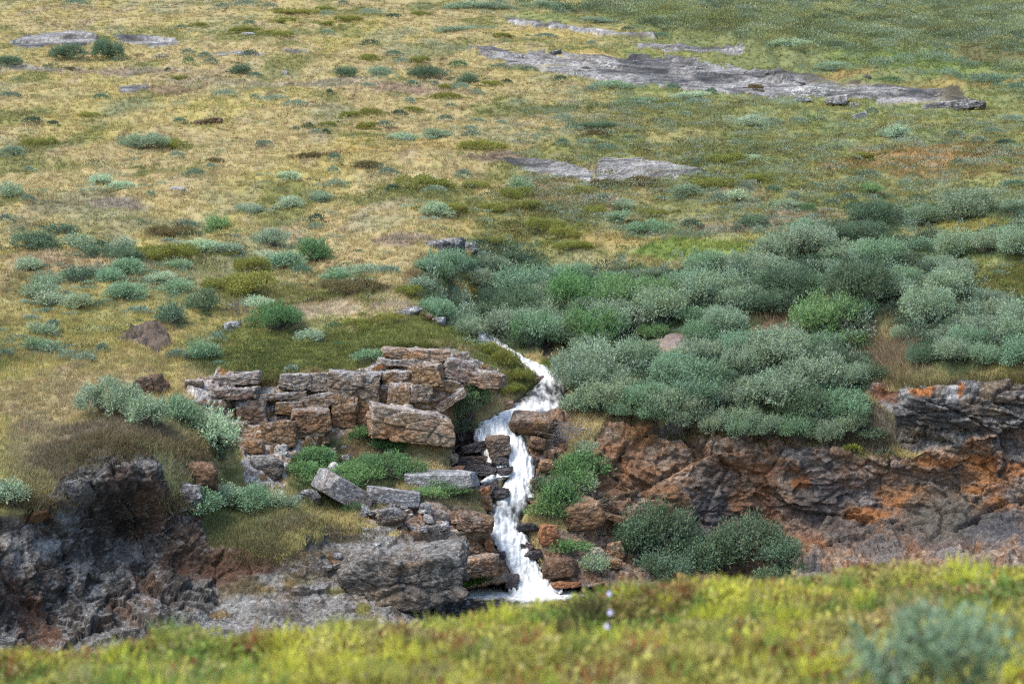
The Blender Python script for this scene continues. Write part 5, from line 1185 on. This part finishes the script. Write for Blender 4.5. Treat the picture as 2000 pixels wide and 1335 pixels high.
def bank_tufts(n, seed):
    r = np.random.default_rng(seed); per = 60
    y = 3.4 + 5.6 * r.random(n * 2); x = r.uniform(-.4, .55, n * 2) * y; ok = y < 8.6 + .45 * x; x, y = x[ok][:n], y[ok][:n]; n = len(x)
    z = bank_z(x, y); zone = fbm(np.stack([x, y * .8, 0 * x], -1), 75, 3)
    pal = np.array([lin(204,204,72,.8), lin(180,178,84,.8), lin(134,158,70,.8), lin(196,184,124,.8), lin(168,116,72,.8), lin(110,130,66,.8)])
    pick = np.where(r.random(n) < .2, r.integers(3, 6, n), np.where(zone > .05, 0, r.integers(0, 3, n)))
    B = np.repeat(np.stack([x, y, z - .01], -1), per, 0) + r.normal(size=(n * per, 3)) * np.array([.022, .022, 0])
    d = unit(np.stack([r.normal(size=n * per) * .38, r.normal(size=n * per) * .3, np.ones(n * per)], -1))
    L = np.repeat(r.uniform(.05, .13, n), per) * r.uniform(.5, 1.1, n * per)
    V, qq, cc = leaf_quads(B, d, L, np.full(n * per, .005) * r.uniform(.6, 1.5, n * per), np.repeat(pal[pick], per, 0) * r.uniform(.75, 1.25, (n * per, 1)), seed)
    tag(link('bank_tussock_grass', make_mesh('bank_tussock_grass', V, qq, 4, cc), M_FORE), kind='stuff')
bank_tufts(1150, 83)
def near(px, d, dz=0.0):
    x = (px - 1000) / F * d
    return np.array([x, d, float(bank_z(np.array([x]), np.array([d]))[0]) + dz])

# the blue-green willow in the lower right corner
me, lc, lr = shrub_mesh('corner_willow_foliage', .31, .165, 260, 9, .024, 77, up=.9, shoot=.05, width=.36, lobes=9)
me.materials.append(M_LEAF)
root = bpy.data.objects.new('willow_shrub', None); COL.objects.link(root)
f = link('foliage', me, None, root); f.color = (*lin(134,158,128,k=.9), 1)
st = stems_mesh('corner_willow_stem', lc, lr, 9, .004); st.materials.append(M_TWIG); link('stem', st, None, root)
e = near(1840, 4.6); e[2] = -1.02; root.location = e
tag(root, 'blurred blue-green willow closest to the camera, in the lower right corner', 'shrub', 'willow shrubs of the hillside and ravine')
# long-bladed grass clump and dark sprigs
def clump(name, label, cat, px, d, n, L, spread, col, seed, w=.003, dz=0):
    r = np.random.default_rng(seed); b = near(px, d, dz)
    B = r.normal(size=(n, 3)) * np.array([.02, .02, 0]) * (1 + spread)
    dv = unit(np.stack([r.normal(size=n) * spread, r.normal(size=n) * spread * .6, np.ones(n)], -1))
    ln = L * r.uniform(.5, 1.1, n); c = lin(*col, k=.62) * r.uniform(.75, 1.25, (n, 1))
    V, q, cc = leaf_quads(B, dv, ln, np.full(n, w * 2), c, seed)
    o = link(name, make_mesh(name, V, q, 4, cc), M_FORE); o.location = b
    return tag(o, label, cat)
clump('grass_clump', 'long-bladed pale green grass clump splaying out at lower left', 'grass clump', 150, 5.3, 150, .15, .6, (170,182,112), 1)
clump('heather_sprig', 'dark olive heathery sprigs rising in front of the pool', 'heather', 1090, 7.6, 420, .12, .5, (112,108,66), 2, .003)
clump('heather_sprig', 'dark olive sprigs at the bank edge just right of the pool', 'heather', 1150, 7.9, 300, .11, .5, (116,112,70), 4, .003)
clump('grass_clump', 'bright yellow-green leafy clump on the bank under the dark cliff bushes', 'grass clump', 1400, 7.4, 420, .12, .5, (206,208,70), 3, .004)
clump('grass_clump', 'bright yellow-green clump right of the tallest yellow-green clump', 'grass clump', 1545, 6.9, 300, .11, .5, (200,202,66), 5, .004)
clump('grass_clump', 'straw-coloured seeding grass clump above the corner willow', 'grass clump', 1800, 6.6, 260, .13, .4, (196,184,134), 6, .002)
# harebells
for (px, py, d, lab) in [(1190,1158,7.6,'topmost of three pale violet flowers on the bank'),(1192,1195,6.9,'middle of three pale violet flowers on the bank'),(1185,1222,6.5,'lowest of three pale violet flowers on the bank')]:
    p = ray(px, py) * d
    b = near(px, d)
    root = bpy.data.objects.new('harebell', None); COL.objects.link(root); root.location = b
    v, q = tube([(0, 0, 0), (.004, 0, (p[2] - b[2]) * .5), tuple(np.array([p[0] - b[0], p[1] - b[1], p[2] - b[2]]))], .001, .0007, 4)
    link('stem', make_mesh('harebell_stem', v, q, 4), M_TWIG, root)
    V, Q, o_ = [], [], 0
    n = 10
    prof = [(0.001, .008), (.0045, .006), (.006, .0), (.0085, -.005)]
    for rr2, zz in prof:
        for k in range(n):
            a = 2 * math.pi * k / n; rad = rr2 * (1.15 if (k % 2 == 0 and zz < 0) else 1)
            V.append((rad * math.cos(a), rad * math.sin(a), zz))
    for j in range(len(prof) - 1):
        for k in range(n): Q.append((j * n + k, j * n + (k + 1) % n, (j + 1) * n + (k + 1) % n, (j + 1) * n + k))
    fl = link('blossom', make_mesh('harebell_blossom', np.array(V), np.array(Q), 4, None, True), M_PETAL, root)
    fl.location = (p[0] - b[0], p[1] - b[1], p[2] - b[2])
    tag(root, lab, 'flower', 'harebells on the bank')

# ------------------------------------------------------------------ light, sky, camera
w = bpy.data.worlds.new('World'); SC.world = w; w.use_nodes = True
nt = w.node_tree; nt.nodes.clear()
ow = nt.nodes.new('ShaderNodeOutputWorld'); bg = nt.nodes.new('ShaderNodeBackground'); sky = nt.nodes.new('ShaderNodeTexSky')
sky.sky_type = 'NISHITA'; sky.sun_disc = False
SUN_EL, SUN_AZ = math.radians(58), math.radians(235)   # azimuth clockwise from +Y (north): behind the camera, from the left
sky.sun_elevation = SUN_EL; sky.sun_rotation = SUN_AZ
sky.air_density = 1.0; sky.dust_density = 2.0; sky.ozone_density = 1.0
nt.links.new(sky.outputs[0], bg.inputs[0]); nt.links.new(bg.outputs[0], ow.inputs[0]); bg.inputs[1].default_value = 0.15
L = bpy.data.lights.new('sun', 'SUN'); L.energy = 1.5; L.angle = math.radians(25); L.color = (1.0, 0.94, 0.83)
so = bpy.data.objects.new('sun', L); COL.objects.link(so)
sd = Vector((math.sin(SUN_AZ) * math.cos(SUN_EL), math.cos(SUN_AZ) * math.cos(SUN_EL), math.sin(SUN_EL)))
so.rotation_euler = sd.to_track_quat('Z', 'Y').to_euler(); so.location = sd * 50

cam = bpy.data.cameras.new('camera'); co = bpy.data.objects.new('camera', cam); COL.objects.link(co)
cam.sensor_width = 36; cam.lens = 18 / math.tan(math.radians(12.5)); cam.clip_start = .1; cam.clip_end = 3000
co.rotation_euler = (math.pi / 2 - PITCH, 0, 0)
cam.dof.use_dof = True; cam.dof.focus_distance = 62; cam.dof.aperture_fstop = 4.6
SC.camera = co
SC.view_settings.view_transform = 'Standard'; SC.view_settings.look = 'None'; SC.view_settings.gamma = 1.0
SC.view_settings.exposure = 1.48
SC.cycles.use_denoising = False; SC.cycles.filter_width = 1.2
SC.cycles.max_bounces = 6; SC.cycles.diffuse_bounces = 3; SC.cycles.transmission_bounces = 3
